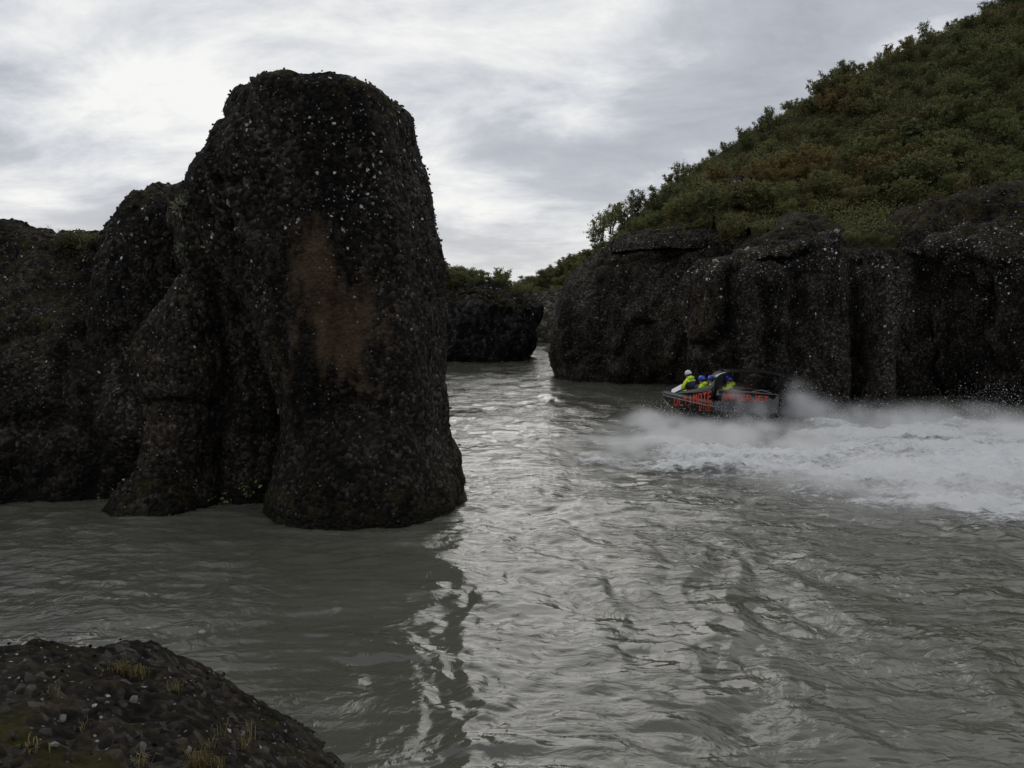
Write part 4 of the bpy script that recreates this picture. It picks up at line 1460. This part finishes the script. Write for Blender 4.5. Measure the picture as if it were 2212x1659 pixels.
for sg in (1, -1):
    S_ = np.linspace(2.70, 4.86, 22)
    # glossy black ledge above the rub rail, sky reflection painted grey, narrowing to the bow
    strip('side_deck', [(s, sg * (half(s) + 0.012), zrail(s) + 0.03) for s in S_], [(s, sg * (half(s) - 0.10 * min(1, half(s) / .5)), ztop(s) + 0.012) for s in S_], M_BAND, 0.015)
    tube_path('rub_rail', [(s, sg * (half(s) + 0.02), zrail(s) + 0.01) for s in S_], 0.016, M_ALU)
    # wing panel sweeping up to the roll bar
    W_ = np.linspace(2.66, 4.23, 18)
    top = np.interp(W_, [2.64, 2.72, 2.8, 3.1, 3.49, 4.23], [1.78, 1.62, 1.46, 1.34, 1.24, 1.05])
    strip('wing_panel', [(s, sg * (half(s) - 0.115), ztop(s) - 0.02) for s in W_], [(s, sg * (half(s) - 0.13), z) for s, z in zip(W_, top)], M_HULL, 0.03)
    # roll bar leg
    strip('roll_bar', [(2.40, sg * 0.98, 0.74), (2.36, sg * 0.95, 1.25), (2.34, sg * 0.93, 1.6), (2.24, sg * 0.90, 1.83), (2.05, sg * 0.86, 1.93)],
          [(2.70, sg * 0.98, 0.74), (2.70, sg * 0.95, 1.25), (2.66, sg * 0.93, 1.72), (2.46, sg * 0.90, 1.90), (2.20, sg * 0.86, 1.98)], M_DARK, 0.07)
    # gunwale cap with two orange stripes
    gw_ = box('gunwale', (1.27, sg * 0.95, 1.135), (2.52, 0.16, 0.05), M_BAND, (0, -math.atan2(0.18, 2.58), 0))
    for a, b_ in ((1.72, 2.48), (0.78, 1.48)):
        c_ = (a + b_) / 2
        sp_ = box('stripe', (c_, sg * 0.955, 1.135 + (c_ - 1.27) * 0.0698 + 0.028), (b_ - a, 0.10, 0.006), M_ORANGE, (0, -math.atan2(0.18, 2.58), 0), bev=0.002, parent=gw_)
        sp_.matrix_parent_inverse = gw_.matrix_basis.inverted()
    # roof rail and rear strut
    tube_path('roof_rail', [(2.2, sg * 0.86, 1.96), (1.65, sg * 0.88, 1.985), (0.8, sg * 0.88, 2.0), (0.0, sg * 0.86, 1.86), (-0.55, sg * 0.82, 1.62)], 0.028, M_DARK)
    strip('rear_strut', [(0.32, sg * 0.93, 1.05), (0.14, sg * 0.90, 1.3), (0.02, sg * 0.88, 1.52), (-0.06, sg * 0.86, 1.84)],
          [(0.06, sg * 0.93, 1.05), (-0.06, sg * 0.90, 1.3), (-0.12, sg * 0.88, 1.52), (-0.18, sg * 0.86, 1.80)], M_DARK, 0.04)
    for s0, z0 in ((2.34, 0.20), (0.22, 0.10)):
        box('spray_strip', (s0, sg * 0.965, z0), (0.22, 0.04, 0.02), M_ALU, bev=0.004)
# screen: curved glass brow, its reflected light painted pale grey; tinted roof behind it
SV, SF = [], []
for i in range(9):
    y = -0.9 + 1.8 * i / 8
    for s, z in ((2.64, 1.74), (2.54, 1.85), (2.40, 1.93), (2.22, 1.985)):
        SV.append((s - 0.10 * (y / 0.9) ** 2 + 0.08, y, z))
for i in range(8):
    for j in range(3):
        SF.append((i * 4 + j, i * 4 + j + 1, i * 4 + 5 + j, i * 4 + 4 + j))
solid(add('windscreen_brow', mesh_np('windscreen_brow', np.array(SV), np.array(SF)), M_SCREEN, boat), 0.015)
RV, RF = [], []
for s, z in ((2.22, 1.985), (1.65, 2.01), (0.8, 2.02), (0.2, 1.94), (-0.2, 1.80)):
    for i in range(7):
        y = -0.84 + 1.68 * i / 6
        RV.append((s, y, z + 0.05 * (1 - (y / 0.84) ** 2)))
for a in range(4):
    for i in range(6):
        RF.append((a * 7 + i, a * 7 + i + 1, a * 7 + 8 + i, a * 7 + 7 + i))
solid(add('roof', mesh_np('roof', np.array(RV), np.array(RF)), M_DARK, boat), 0.025)
# bow shield
bsh = box('bow_shield', (4.26, 0.05, 1.13), (0.04, 0.62, 0.34), M_WHITE, (R(35), R(-38), R(25)), bev=0.006)
box('bow_fender', (4.78, 0.0, 0.98), (0.10, 0.16, 0.12), M_RED, bev=0.03)
for s0 in (1.15, 1.85, 3.0):
    w_ = 1.7 if s0 < 2.5 else 1.3
    st_ = box('bench_seat', (s0, 0, 0.66), (0.42, w_, 0.12), M_SEAT, bev=0.03)
    box('seat_base', (s0, 0, 0.51), (0.34, w_ * 0.9, 0.18), M_DARK)
    box('backrest', (s0 - 0.26, 0, 0.90), (0.10, w_, 0.42), M_SEAT, (0, R(-8), 0), bev=0.03)
box('bow_seat', (3.62, 0, 0.74), (0.5, 0.9, 0.5), M_DARK, bev=0.03)
box('engine_cover', (0.45, 0, 0.72), (0.7, 1.5, 0.6), M_DARK, bev=0.06)
tube_path('jet_nozzle', [(0.05, 0, -0.15), (-0.25, 0, -0.15)], 0.13, M_ALU, k=12)
tube_path('grab_rail', [(0.1, 0.88, 1.05), (0.7, 0.9, 1.22), (1.1, 0.9, 1.16)], 0.012, M_ALU)

# lettering, painted proud of the hull: each letter from strokes on a 5 x 7 grid
GLY = {
    'U': [(0, 0, 1.4, 7), (3.6, 0, 5, 7), (1.2, 0, 3.8, 1.4)], 'L': [(0, 0, 1.4, 7), (1.2, 0, 5, 1.4)],
    'T': [(1.8, 0, 3.2, 6), (0, 5.6, 5, 7)], 'I': [(1.7, 0, 3.3, 7)],
    'M': [(0, 0, 1.3, 7), (3.7, 0, 5, 7), (1.1, 4.2, 2.2, 6.4), (2.8, 4.2, 3.9, 6.4), (1.9, 3.0, 3.1, 5.0)],
    'A': [(0, 0, 1.4, 5.8), (3.6, 0, 5, 5.8), (0.6, 5.6, 4.4, 7), (1.2, 2.2, 3.8, 3.4)],
    'E': [(0, 0, 1.4, 7), (1.2, 5.6, 5, 7), (1.2, 2.9, 4.2, 4.2), (1.2, 0, 5, 1.4)],
    'R': [(0, 0, 1.4, 7), (1.2, 5.7, 4.4, 7), (3.6, 3.6, 5, 6.2), (1.2, 2.7, 4.4, 3.9), (2.4, 1.2, 3.9, 2.9), (3.4, 0, 5, 1.6)],
    'D': [(0, 0, 1.4, 7), (1.2, 5.7, 4.0, 7), (1.2, 0, 4.0, 1.3), (3.6, 1.0, 5, 6.0)],
    'W': [(0, 0.8, 1.3, 7), (3.7, 0.8, 5, 7), (1.0, 0, 2.3, 1.8), (2.7, 0, 4.0, 1.8), (1.9, 1.2, 3.1, 4.6)],
    'J': [(3.4, 1.0, 5, 7), (0.8, 0, 4.2, 1.4), (0, 1.0, 1.4, 2.6), (2.4, 5.7, 5, 7)],
}


def letter(ch, fmap, x0, x1, lift):
    """fmap(x, y) -> boat point and outward direction; x0..x1 letter span (0..1 along word)"""
    V, F = [], []
    rr = random.Random(ord(ch) * 7 + int(x0 * 100))
    for a, b0, c_, d_ in GLY[ch]:
        jx = lambda: rr.uniform(-0.12, 0.12)
        qs = [(a + jx(), b0 + jx()), (c_ + jx(), b0 + jx()), (c_ + jx(), d_ + jx()), (a + jx(), d_ + jx())]
        nx = 3
        o = len(V)
        for i in range(nx + 1):
            for j in range(nx + 1):
                f, g = i / nx, j / nx
                px_ = (qs[0][0] * (1 - f) + qs[1][0] * f) * (1 - g) + (qs[3][0] * (1 - f) + qs[2][0] * f) * g
                py_ = (qs[0][1] * (1 - f) + qs[1][1] * f) * (1 - g) + (qs[3][1] * (1 - f) + qs[2][1] * f) * g
                p = fmap(x0 + (x1 - x0) * px_ / 5.0, py_ / 7.0)
                V.append((p[0], p[1] + lift, p[2]))
        for i in range(nx):
            for j in range(nx):
                k0 = o + i * (nx + 1) + j
                F.append((k0, k0 + nx + 1, k0 + nx + 2, k0 + 1))
    ob = add('letter', mesh_np('letter', np.array(V), np.array(F), False), M_RED, boat)
    m2 = ob.modifiers.new('thickness', 'SOLIDIFY')
    m2.thickness = 0.006
    m2.offset = 0
    return ob


def side_y(s, z):
    """outer surface of the port side at (s, z)"""
    bq = half(s)
    if s < 2.63:
        return float(np.interp(z, [zrail(s), ztop(s)], [bq, bq - 0.02]))
    inn = 0.10 * min(1, bq / .5)
    if z > ztop(s):
        return bq - inn + 0.015
    if z > zrail(s):
        return bq + 0.012 - inn * (z - zrail(s)) / (ztop(s) - zrail(s)) + 0.012
    zch = float(np.interp(s, [0, 2.5, 3.8, 4.5, 4.9], [-0.10, -0.08, 0.15, 0.46, 0.83]))
    return float(np.interp(z, [min(zch, zrail(s) - 0.03), zrail(s)], [0.9 * bq, bq + 0.01]))


def word(txt, sa, sb, zb, zt, gap=0.16, lift=0.022):
    """word along the port side from s=sa (reader's left, towards the bow) to s=sb; zb, zt are (left, right) bottom and top heights"""
    n = len(txt)
    for i, ch in enumerate(txt):
        x0, x1 = (i + gap / 2) / n, (i + 1 - gap / 2) / n

        def fm(x, y):
            s = sa + (sb - sa) * x
            z = (zb[0] + (zb[1] - zb[0]) * x) * (1 - y) + (zt[0] + (zt[1] - zt[0]) * x) * y
            return (s, side_y(s, z), z)
        letter(ch, fm, x0, x1, lift)


word('ULTIMATE', 4.40, 2.80, (0.40, 0.66), (0.74, 1.19))
word('RIDE', 3.34, 2.82, (0.24, 0.28), (0.50, 0.60))
word('WATERJET', 2.32, 0.40, (0.76, 0.70), (1.08, 0.97))

# ------------------------------------------------------------------ people aboard
M_LIME = plain('jacket_lime', (0.72, 0.98, 0.03), 0.6, vary=0.1)
M_SKIN = plain('skin', (0.42, 0.25, 0.18), 0.5)
M_TROUSER = plain('trousers_black', (0.012, 0.012, 0.014), 0.7)
M_BLUE = plain('helmet_blue', (0.015, 0.07, 0.62), 0.18, coat=0.5)
M_NAVY = plain('vest_blue', (0.012, 0.035, 0.16), 0.6)
M_VRED = plain('vest_red', (0.42, 0.03, 0.015), 0.6)
M_HWHITE = plain('helmet_white', (0.7, 0.7, 0.7), 0.3)
M_GREY = plain('reflective_grey', (0.35, 0.36, 0.36), 0.4)
M_HAIR = plain('hair_dark', (0.015, 0.012, 0.01), 0.6)


def skin_body(name, verts, edges, mats, parent, pick):
    me = bpy.data.meshes.new(name)
    me.from_pydata([v[0] for v in verts], edges, [])
    tmp = bpy.data.objects.new(name, me)
    COL.link(tmp)
    md = tmp.modifiers.new('skin', 'SKIN')
    md.use_smooth_shade = True
    for i, sv in enumerate(me.skin_vertices[0].data):
        r_ = verts[i][1]
        sv.radius = r_ if isinstance(r_, tuple) else (r_, r_)
        sv.use_root = (i == 0)
    sb = tmp.modifiers.new('sub', 'SUBSURF')
    sb.levels = 1
    sb.render_levels = 1
    dg = bpy.context.evaluated_depsgraph_get()
    res = bpy.data.meshes.new_from_object(tmp.evaluated_get(dg))
    bpy.data.objects.remove(tmp)
    res.name = name
    for m__ in mats:
        res.materials.append(m__)
    for p in res.polygons:
        p.material_index = pick(p.center)
        p.use_smooth = True
    return add(name, res, None, parent)


def ellipsoid(name, c, r, mat, parent, cut=None, seg=14, ring=9):
    V, F = [], []
    for i in range(ring + 1):
        ph = math.pi * i / ring
        for j in range(seg):
            th_ = 2 * math.pi * j / seg
            V.append((c[0] + r[0] * math.sin(ph) * math.cos(th_), c[1] + r[1] * math.sin(ph) * math.sin(th_), c[2] + r[2] * math.cos(ph)))
    V = np.array(V)
    F = grid_faces(ring + 1, seg, True)
    if cut is not None:
        F = np.array([f for f in F if V[f][:, 2].mean() > cut])
    return add(name, mesh_np(name, V, F), mat, parent)


def person(loc, rz, label, arms, helmet, vest, vest2=None, hood_side=True, tilt=0.0, scale=1.0):
    """seated figure facing +X, hips at the origin; arms: (left wrist, right wrist) positions"""
    root = tag(empty('person', BO + Matrix.Rotation(math.pi - BA, 3, 'Z') @ Vector(loc), math.pi - BA + rz), label, 'person', None)
    root.scale = (scale * 1.14,) * 3
    root.rotation_euler.y = tilt
    Vt = [((0, 0, 0.06), (0.15, 0.17)), ((-0.01, 0, 0.22), (0.13, 0.155)), ((0, 0, 0.38), (0.13, 0.18)), ((0, 0, 0.50), (0.10, 0.15)), ((0.02, 0, 0.58), 0.062),
          ((0.035, 0, 0.66), (0.085, 0.075)), ((0.045, 0, 0.75), (0.10, 0.08)), ((0.04, 0, 0.81), (0.07, 0.06)), ((0.135, 0, 0.70), 0.022)]
    E = [(0, 1), (1, 2), (2, 3), (3, 4), (4, 5), (5, 6), (6, 7), (5, 8)]

    def chain(start, pts_):
        prev = start
        for p, r_ in pts_:
            Vt.append((p, r_))
            E.append((prev, len(Vt) - 1))
            prev = len(Vt) - 1
        return prev
    for sg, wr in ((1, arms[0]), (-1, arms[1])):
        sh = np.array([0.0, sg * 0.19, 0.47])
        wr = np.array(wr)
        el = (sh + wr) / 2 + np.array([-0.06, sg * 0.09, -0.10])
        e = chain(3, [(tuple(sh), 0.075), (tuple(el), 0.058), (tuple(wr), 0.042)])
        d = (wr - el) / np.linalg.norm(wr - el)
        side = np.cross(d, [0, 0, 1.0])
        side /= np.linalg.norm(side) + 1e-9
        palm = wr + d * 0.08
        pe = chain(e, [(tuple(palm), (0.036, 0.026))])
        for kf, (o_, ln) in enumerate(((-0.033, 0.065), (-0.011, 0.08), (0.011, 0.075), (0.033, 0.058))):
            p1 = palm + side * o_ + d * 0.03
            p2 = p1 + d * ln * 0.55
            p3 = p2 + (d * 0.5 - np.array([0, 0, 0.7])) * ln * 0.45
            chain(pe, [(tuple(p1), 0.010), (tuple(p2), 0.009), (tuple(p3), 0.008)])
        t1 = wr + d * 0.03 - side * sg * 0.045
        chain(e, [(tuple(t1), 0.012), (tuple(t1 + d * 0.04 - np.array([0, 0, 0.015])), 0.010)])
    for sg in (1, -1):
        chain(0, [((0.06, sg * 0.10, 0.03), 0.095), ((0.40, sg * 0.13, 0.06), 0.072), ((0.42, sg * 0.13, -0.28), 0.05), ((0.52, sg * 0.14, -0.33), 0.042)])

    def pick(c):
        if c.z > 0.57:
            return 1
        if c.z < 0.10 or (c.x > 0.22 and c.z < 0.16):
            return 2
        for wr in arms:
            if (Vector(wr) - c).length < 0.035 or ((Vector(wr) + (Vector(wr) - Vector((0, 0, 0.47))).normalized() * 0.1) - c).length < 0.10:
                return 1
        return 0
    skin_body('body', Vt, E, [M_LIME, M_SKIN, M_TROUSER], root, pick)
    h_ = ellipsoid('helmet', (0.03, 0, 0.765), (0.145, 0.13, 0.135), helmet, root, cut=0.70)
    ellipsoid('helmet_rim', (0.03, 0, 0.705), (0.148, 0.134, 0.022), M_DARK, h_)
    hood = ellipsoid('hood', (-0.10, 0, 0.575), (0.115, 0.145, 0.085), M_LIME, root)
    box('hood_strip', (-0.212, 0, 0.58), (0.012, 0.05, 0.10), M_GREY, parent=hood, bev=0.003)
    v_ = ellipsoid('vest', (-0.005, 0, 0.27), (0.175, 0.215, 0.235), vest, root)
    if vest2:
        box('vest_back_panel', (-0.165, 0, 0.34), (0.03, 0.27, 0.20), vest2, parent=v_, bev=0.012)
    for sg in (1, -1):
        ellipsoid('ear', (0.035, sg * 0.083, 0.70), (0.02, 0.012, 0.03), M_SKIN, root, seg=8, ring=5)
        ellipsoid('eye', (0.128, sg * 0.032, 0.735), (0.008, 0.012, 0.008), M_HAIR, root, seg=8, ring=5)
    ellipsoid('mouth', (0.125, 0, 0.655), (0.008, 0.025, 0.006), M_VRED, root, seg=8, ring=5)
    ellipsoid('hair', (0.0, 0, 0.73), (0.115, 0.098, 0.10), M_HAIR, root, cut=0.66)
    return root


lapA, lapB = (0.34, 0.16, 0.14), (0.34, -0.16, 0.14)
person((3.62, -0.02, 1.00), R(-52), 'person in lime jacket and blue-backed black vest crouching high at the bow', ((0.30, 0.30, 0.10), (0.30, -0.22, 0.12)), M_HWHITE, M_TROUSER, M_NAVY, tilt=R(10))
person((3.10, -0.1, 0.75), R(-28), 'person in blue helmet and red vest sitting behind the bow figure', (lapA, lapB), M_BLUE, M_VRED, None)
person((2.66, -0.35, 0.75), R(-10), 'person in blue helmet partly hidden behind the roll bar', (lapA, lapB), M_BLUE, M_VRED, None)
person((1.95, 0.12, 0.78), R(-8), 'person in blue helmet and lime jacket with raised hand under the roof', ((0.36, 0.24, 0.46), (0.34, -0.16, 0.2)), M_BLUE, M_VRED, M_NAVY)

# ------------------------------------------------------------------ wake: foam, spray, mist
M_FOAM, t, b = new_mat('wake_foam')
geo = t.node('ShaderNodeNewGeometry')
pos = geo.outputs['Position']
f1 = t.noise(pos, 3.0, 8, 0.7)
att = t.node('ShaderNodeAttribute', attribute_name='tint')
s3 = t.node('ShaderNodeSeparateColor')
t.link(att.outputs['Color'], s3.inputs[0])
f2 = t.noise(t.mapping(pos, (0.6, 1.5, 1.0)), 9.0, 6, 0.7)
cov = t.mapr(t.math('ADD', s3.outputs[0], t.math('ADD', t.math('MULTIPLY', t.math('SUBTRACT', f1, 0.5), 1.2), t.math('MULTIPLY', t.math('SUBTRACT', f2, 0.5), 1.5))), 0.18, 0.85)
t.link(t.mix(f1, col(0.66, 0.67, 0.67), col(0.95, 0.955, 0.96)), b.inputs['Base Color'])
b.inputs['Roughness'].default_value = 0.6
b.inputs['Specular IOR Level'].default_value = 0.3
b.inputs['Subsurface Weight'].default_value = 0.0
t.link(cov, b.inputs['Alpha'])
bp = t.node('ShaderNodeBump')
bp.inputs['Strength'].default_value = 0.9
bp.inputs['Distance'].default_value = 0.12
t.link(t.noise(t.mapping(pos, (0.7, 1.3, 1.0)), 6.0, 7, 0.75), bp.inputs['Height'])
t.link(bp.outputs[0], b.inputs['Normal'])

x = np.arange(2.0, 27.0, 0.06)
y = np.arange(15.5, 38.5, 0.075)
X, Y = np.meshgrid(x, y)
sd = poly_sd(X, Y, foam_poly)
P = np.stack([X, Y, X * 0], -1)
rag = fbm(P * [0.45, 0.7, 1], 4, 501)
m0 = sstep(sd + 1.1 * rag, -0.6, 2.4)
streak = fbm(P * [0.35, 1.1, 1], 4, 503)
hgt = m0 * (0.04 + 0.13 * np.clip(0.5 + 0.8 * fbm(P * [0.5, 0.8, 1], 3, 507), 0, 1.5) + 0.13 * np.abs(fbm(P * [1.8, 2.2, 1], 4, 505)) + 0.05 * fbm(P * 5.0, 2, 508))
Zf_ = water_height(X, Y) + hgt - 0.05 * (1 - m0) + 0.01
core = np.clip(m0 * (0.88 + 0.45 * streak), 0, 1)
idx = grid_faces(len(y), len(x), False)
keep = (m0.ravel()[idx].max(1) > 0.06)
idx = idx[keep]
used = np.unique(idx)
remap = np.zeros(X.size, int)
remap[used] = np.arange(len(used))
me = mesh_np('wake_foam', np.stack([X, Y, Zf_], -1).reshape(-1, 3)[used], remap[idx])
cc_ = core.ravel()[used]
vcol(me, 'tint', np.stack([cc_] * 3, 1))
tag(add('wake_foam', me, M_FOAM), 'churned white foam spreading over the river behind the boat', 'foam', kind='stuff')

# mist: a grid of densities, drifting puffs round the hull and over the wake
PUFFS = [  # u, v, Y, rx, ry, rz, density
    (1415, 935, 30.6, 0.9, 0.9, 0.32, 1.2), (1392, 912, 30.8, 0.45, 0.7, 0.40, 0.9), (1490, 955, 29.6, 1.3, 0.8, 0.18, 1.2), (1620, 955, 29.6, 1.0, 0.6, 0.2, 0.9), (1610, 920, 31.5, 0.35, 0.3, 0.42, 0.7), (1585, 870, 32.2, 0.35, 0.3, 0.55, 0.8),
    (1640, 890, 32.2, 0.35, 0.3, 0.45, 0.7), (1722, 885, 33.5, 0.50, 0.7, 0.80, 2.2), (1760, 905, 33.2, 0.7, 0.9, 0.55, 1.2), (1850, 920, 33.0, 1.4, 1.0, 0.45, 0.9),
    (1560, 965, 27.0, 3.2, 2.5, 0.30, 0.55), (1750, 965, 26.5, 3.0, 2.6, 0.30, 0.55), (1950, 950, 28.0, 2.2, 2.2, 0.55, 0.60), (2040, 935, 30.0, 1.5, 1.5, 0.65, 0.6),
    (2150, 955, 27.0, 2.2, 2.4, 0.6, 0.55), (1420, 985, 25.0, 1.8, 1.8, 0.25, 0.40), (1330, 990, 25.0, 1.3, 1.6, 0.22, 0.25), (1900, 1060, 20.5, 2.6, 1.7, 0.22, 0.45),
    (1800, 1090, 19.0, 1.6, 1.0, 0.20, 0.7), (2000, 1105, 18.0, 2.2, 0.9, 0.18, 0.55), (2120, 1080, 19.5, 2.2, 1.8, 0.25, 0.40), (2350, 970, 26, 3.0, 2.4, 0.5, 0.5), (2380, 1070, 20, 2.6, 1.8, 0.25, 0.35), (2520, 960, 27, 2.4, 2.4, 0.4, 0.3), (1700, 1020, 22.8, 2.6, 1.6, 0.22, 0.40), (1560, 1060, 21.0, 2.0, 2.0, 0.25, 0.09), (2000, 1150, 16.5, 2.8, 1.4, 0.25, 0.06),
]
x0, x1, y0, y1, z0, z1 = 1.0, 26.0, 14.0, 38.0, -0.1, 2.6
nx, ny, nz = 200, 165, 28
gx_, gy_, gz_ = np.meshgrid(np.linspace(x0, x1, nx), np.linspace(y0, y1, ny), np.linspace(z0, z1, nz), indexing='ij')
P = np.stack([gx_, gy_, gz_], -1)
den = np.zeros(gx_.shape, np.float32)
for u, v, Yp, rx, ry, rz, dn in PUFFS:
    c = at(u, v, Yp)
    cz = max(c.z, 0.1)
    q = ((gx_ - c.x) / rx) ** 2 + ((gy_ - c.y) / ry) ** 2 + ((gz_ - cz) / rz) ** 2
    den += dn * np.exp(-1.1 * q) * (q < 5)
nzv = fbm(P * [1.1, 0.9, 1.5], 4, 601, 0.6)
lowm = sstep(poly_sd(gx_[:, :, 0], gy_[:, :, 0], foam_poly), -0.3, 1.6)[:, :, None]
den += 0.16 * lowm * np.exp(-np.maximum(gz_ - 0.15, 0) / 0.16)
den = den * np.clip(0.55 + 1.1 * nzv, 0.0, 2.2)
den = np.where(den < 0.012, 0, den)
# the hull keeps dry inside
hp = np.stack([gx_ - BO.x, gy_ - BO.y], -1)
ls = hp[..., 0] * -math.cos(BA) + hp[..., 1] * math.sin(BA)
lw = hp[..., 0] * math.sin(BA) + hp[..., 1] * math.cos(BA)
den[(ls > -0.1) & (ls < 4.9) & (np.abs(lw) < 0.85) & (gz_ < 2.1)] = 0
mev = bpy.data.meshes.new('spray_mist')
mev.vertices.add(den.size)
mev.vertices.foreach_set('co', P.reshape(-1).astype(np.float32))
da = mev.attributes.new('mist', 'FLOAT', 'POINT')
da.data.foreach_set('value', den.ravel().astype(np.float32))
M_MIST = bpy.data.materials.new('spray_mist')
M_MIST.use_nodes = True
t = NT(M_MIST.node_tree)
t.n.clear()
mo_ = t.node('ShaderNodeOutputMaterial')
pv = t.node('ShaderNodeVolumePrincipled')
pv.inputs['Color'].default_value = (0.995, 0.995, 0.995, 1)
pv.inputs['Density'].default_value = 1.7
pv.inputs['Anisotropy'].default_value = 0.25
t.link(pv.outputs[0], mo_.inputs['Volume'])
mist = add('spray_mist', mev, M_MIST)
ng = bpy.data.node_groups.new('mist_grid', 'GeometryNodeTree')
ng.interface.new_socket('Geometry', in_out='INPUT', socket_type='NodeSocketGeometry')
ng.interface.new_socket('Geometry', in_out='OUTPUT', socket_type='NodeSocketGeometry')
gi, go = ng.nodes.new('NodeGroupInput'), ng.nodes.new('NodeGroupOutput')
vc = ng.nodes.new('GeometryNodeVolumeCube')
vc.inputs['Min'].default_value = (x0, y0, z0)
vc.inputs['Max'].default_value = (x1, y1, z1)
vc.inputs['Resolution X'].default_value = nx
vc.inputs['Resolution Y'].default_value = ny
vc.inputs['Resolution Z'].default_value = nz
si = ng.nodes.new('GeometryNodeSampleIndex')
si.data_type = 'FLOAT'
si.domain = 'POINT'
si.clamp = True
na = ng.nodes.new('GeometryNodeInputNamedAttribute')
na.data_type = 'FLOAT'
na.inputs['Name'].default_value = 'mist'
pn = ng.nodes.new('GeometryNodeInputPosition')
g = NT(ng)
sx = ng.nodes.new('ShaderNodeSeparateXYZ')
g.link(pn.outputs[0], sx.inputs[0])


def cell(sock, a, b_, n):
    r_ = g.math('ROUND', g.math('MULTIPLY', g.math('SUBTRACT', sock, a), (n - 1) / (b_ - a)))
    return g.math('MINIMUM', g.math('MAXIMUM', r_, 0.0), float(n - 1))


ci, cj, ck = cell(sx.outputs[0], x0, x1, nx), cell(sx.outputs[1], y0, y1, ny), cell(sx.outputs[2], z0, z1, nz)
ind = g.math('ADD', g.math('MULTIPLY', g.math('ADD', g.math('MULTIPLY', ci, float(ny)), cj), float(nz)), ck)
g.link(gi.outputs[0], si.inputs['Geometry'])
g.link(na.outputs[0], si.inputs['Value'])
g.link(ind, si.inputs['Index'])
g.link(si.outputs[0], vc.inputs['Density'])
sm = ng.nodes.new('GeometryNodeSetMaterial')
sm.inputs['Material'].default_value = M_MIST
g.link(vc.outputs[0], sm.inputs['Geometry'])
g.link(sm.outputs[0], go.inputs[0])
md = mist.modifiers.new('mist', 'NODES')
md.node_group = ng
tag(mist, 'pale drifting spray mist along the hull and over the wake', 'mist', kind='stuff')

# droplets thrown up round the boat
rnd = np.random.default_rng(61)
pts = []
for u, v, Yp, rx, ry, rz, n in ((1722, 880, 33.5, 0.5, 0.5, 0.55, 2600), (1780, 905, 33.2, 0.8, 0.8, 0.35, 1800), (1880, 920, 33, 1.6, 1.0, 0.30, 2200), (1960, 930, 30, 2.0, 1.6, 0.45, 2600),
                                (2140, 890, 32, 1.4, 1.4, 0.55, 1500), (2190, 900, 30, 1.0, 1.5, 0.7, 1200), (1430, 925, 31.3, 0.8, 0.8, 0.40, 1200), (1620, 925, 31.2, 1.2, 0.5, 0.35, 1500),
                                (1700, 960, 27, 3.0, 2.0, 0.25, 2500), (2000, 985, 24.5, 3.0, 2.0, 0.28, 3500), (1860, 1085, 19.3, 1.8, 1.1, 0.14, 2000), (2100, 1070, 20, 2.0, 1.5, 0.18, 2500)):
    c = at(u, v, Yp)
    pts.append(np.array([c.x, c.y, max(c.z, 0.15)]) + rnd.normal(size=(n, 3)) * [rx, ry, rz])
P = np.vstack(pts)
P = P[P[:, 2] > 0.02]
hp = P[:, :2] - [BO.x, BO.y]
ls = hp[:, 0] * -math.cos(BA) + hp[:, 1] * math.sin(BA)
lw = hp[:, 0] * math.sin(BA) + hp[:, 1] * math.cos(BA)
P = P[~((ls > -0.1) & (ls < 4.9) & (np.abs(lw) < 1.02) & (P[:, 2] < 2.1))]
rr = rnd.uniform(0.004, 0.013, len(P)) * (1 + (rnd.random(len(P)) < 0.06) * 1.2)
O = np.array([[1, 0, 0], [0, 1, 0], [-1, 0, 0], [0, -1, 0], [0, 0, 1], [0, 0, -1]])
OF = np.array([[0, 1, 4], [1, 2, 4], [2, 3, 4], [3, 0, 4], [1, 0, 5], [2, 1, 5], [3, 2, 5], [0, 3, 5]])
V = (P[:, None, :] + O[None] * rr[:, None, None]).reshape(-1, 3)
F = (OF[None] + (np.arange(len(P)) * 6)[:, None, None]).reshape(-1, 3)
M_DROP = plain('spray_droplets', (0.80, 0.81, 0.82), 0.3)
tag(add('spray_droplets', mesh_np('spray_droplets', V, F), M_DROP), 'fine white droplets flying up from the wake', 'spray', kind='stuff')
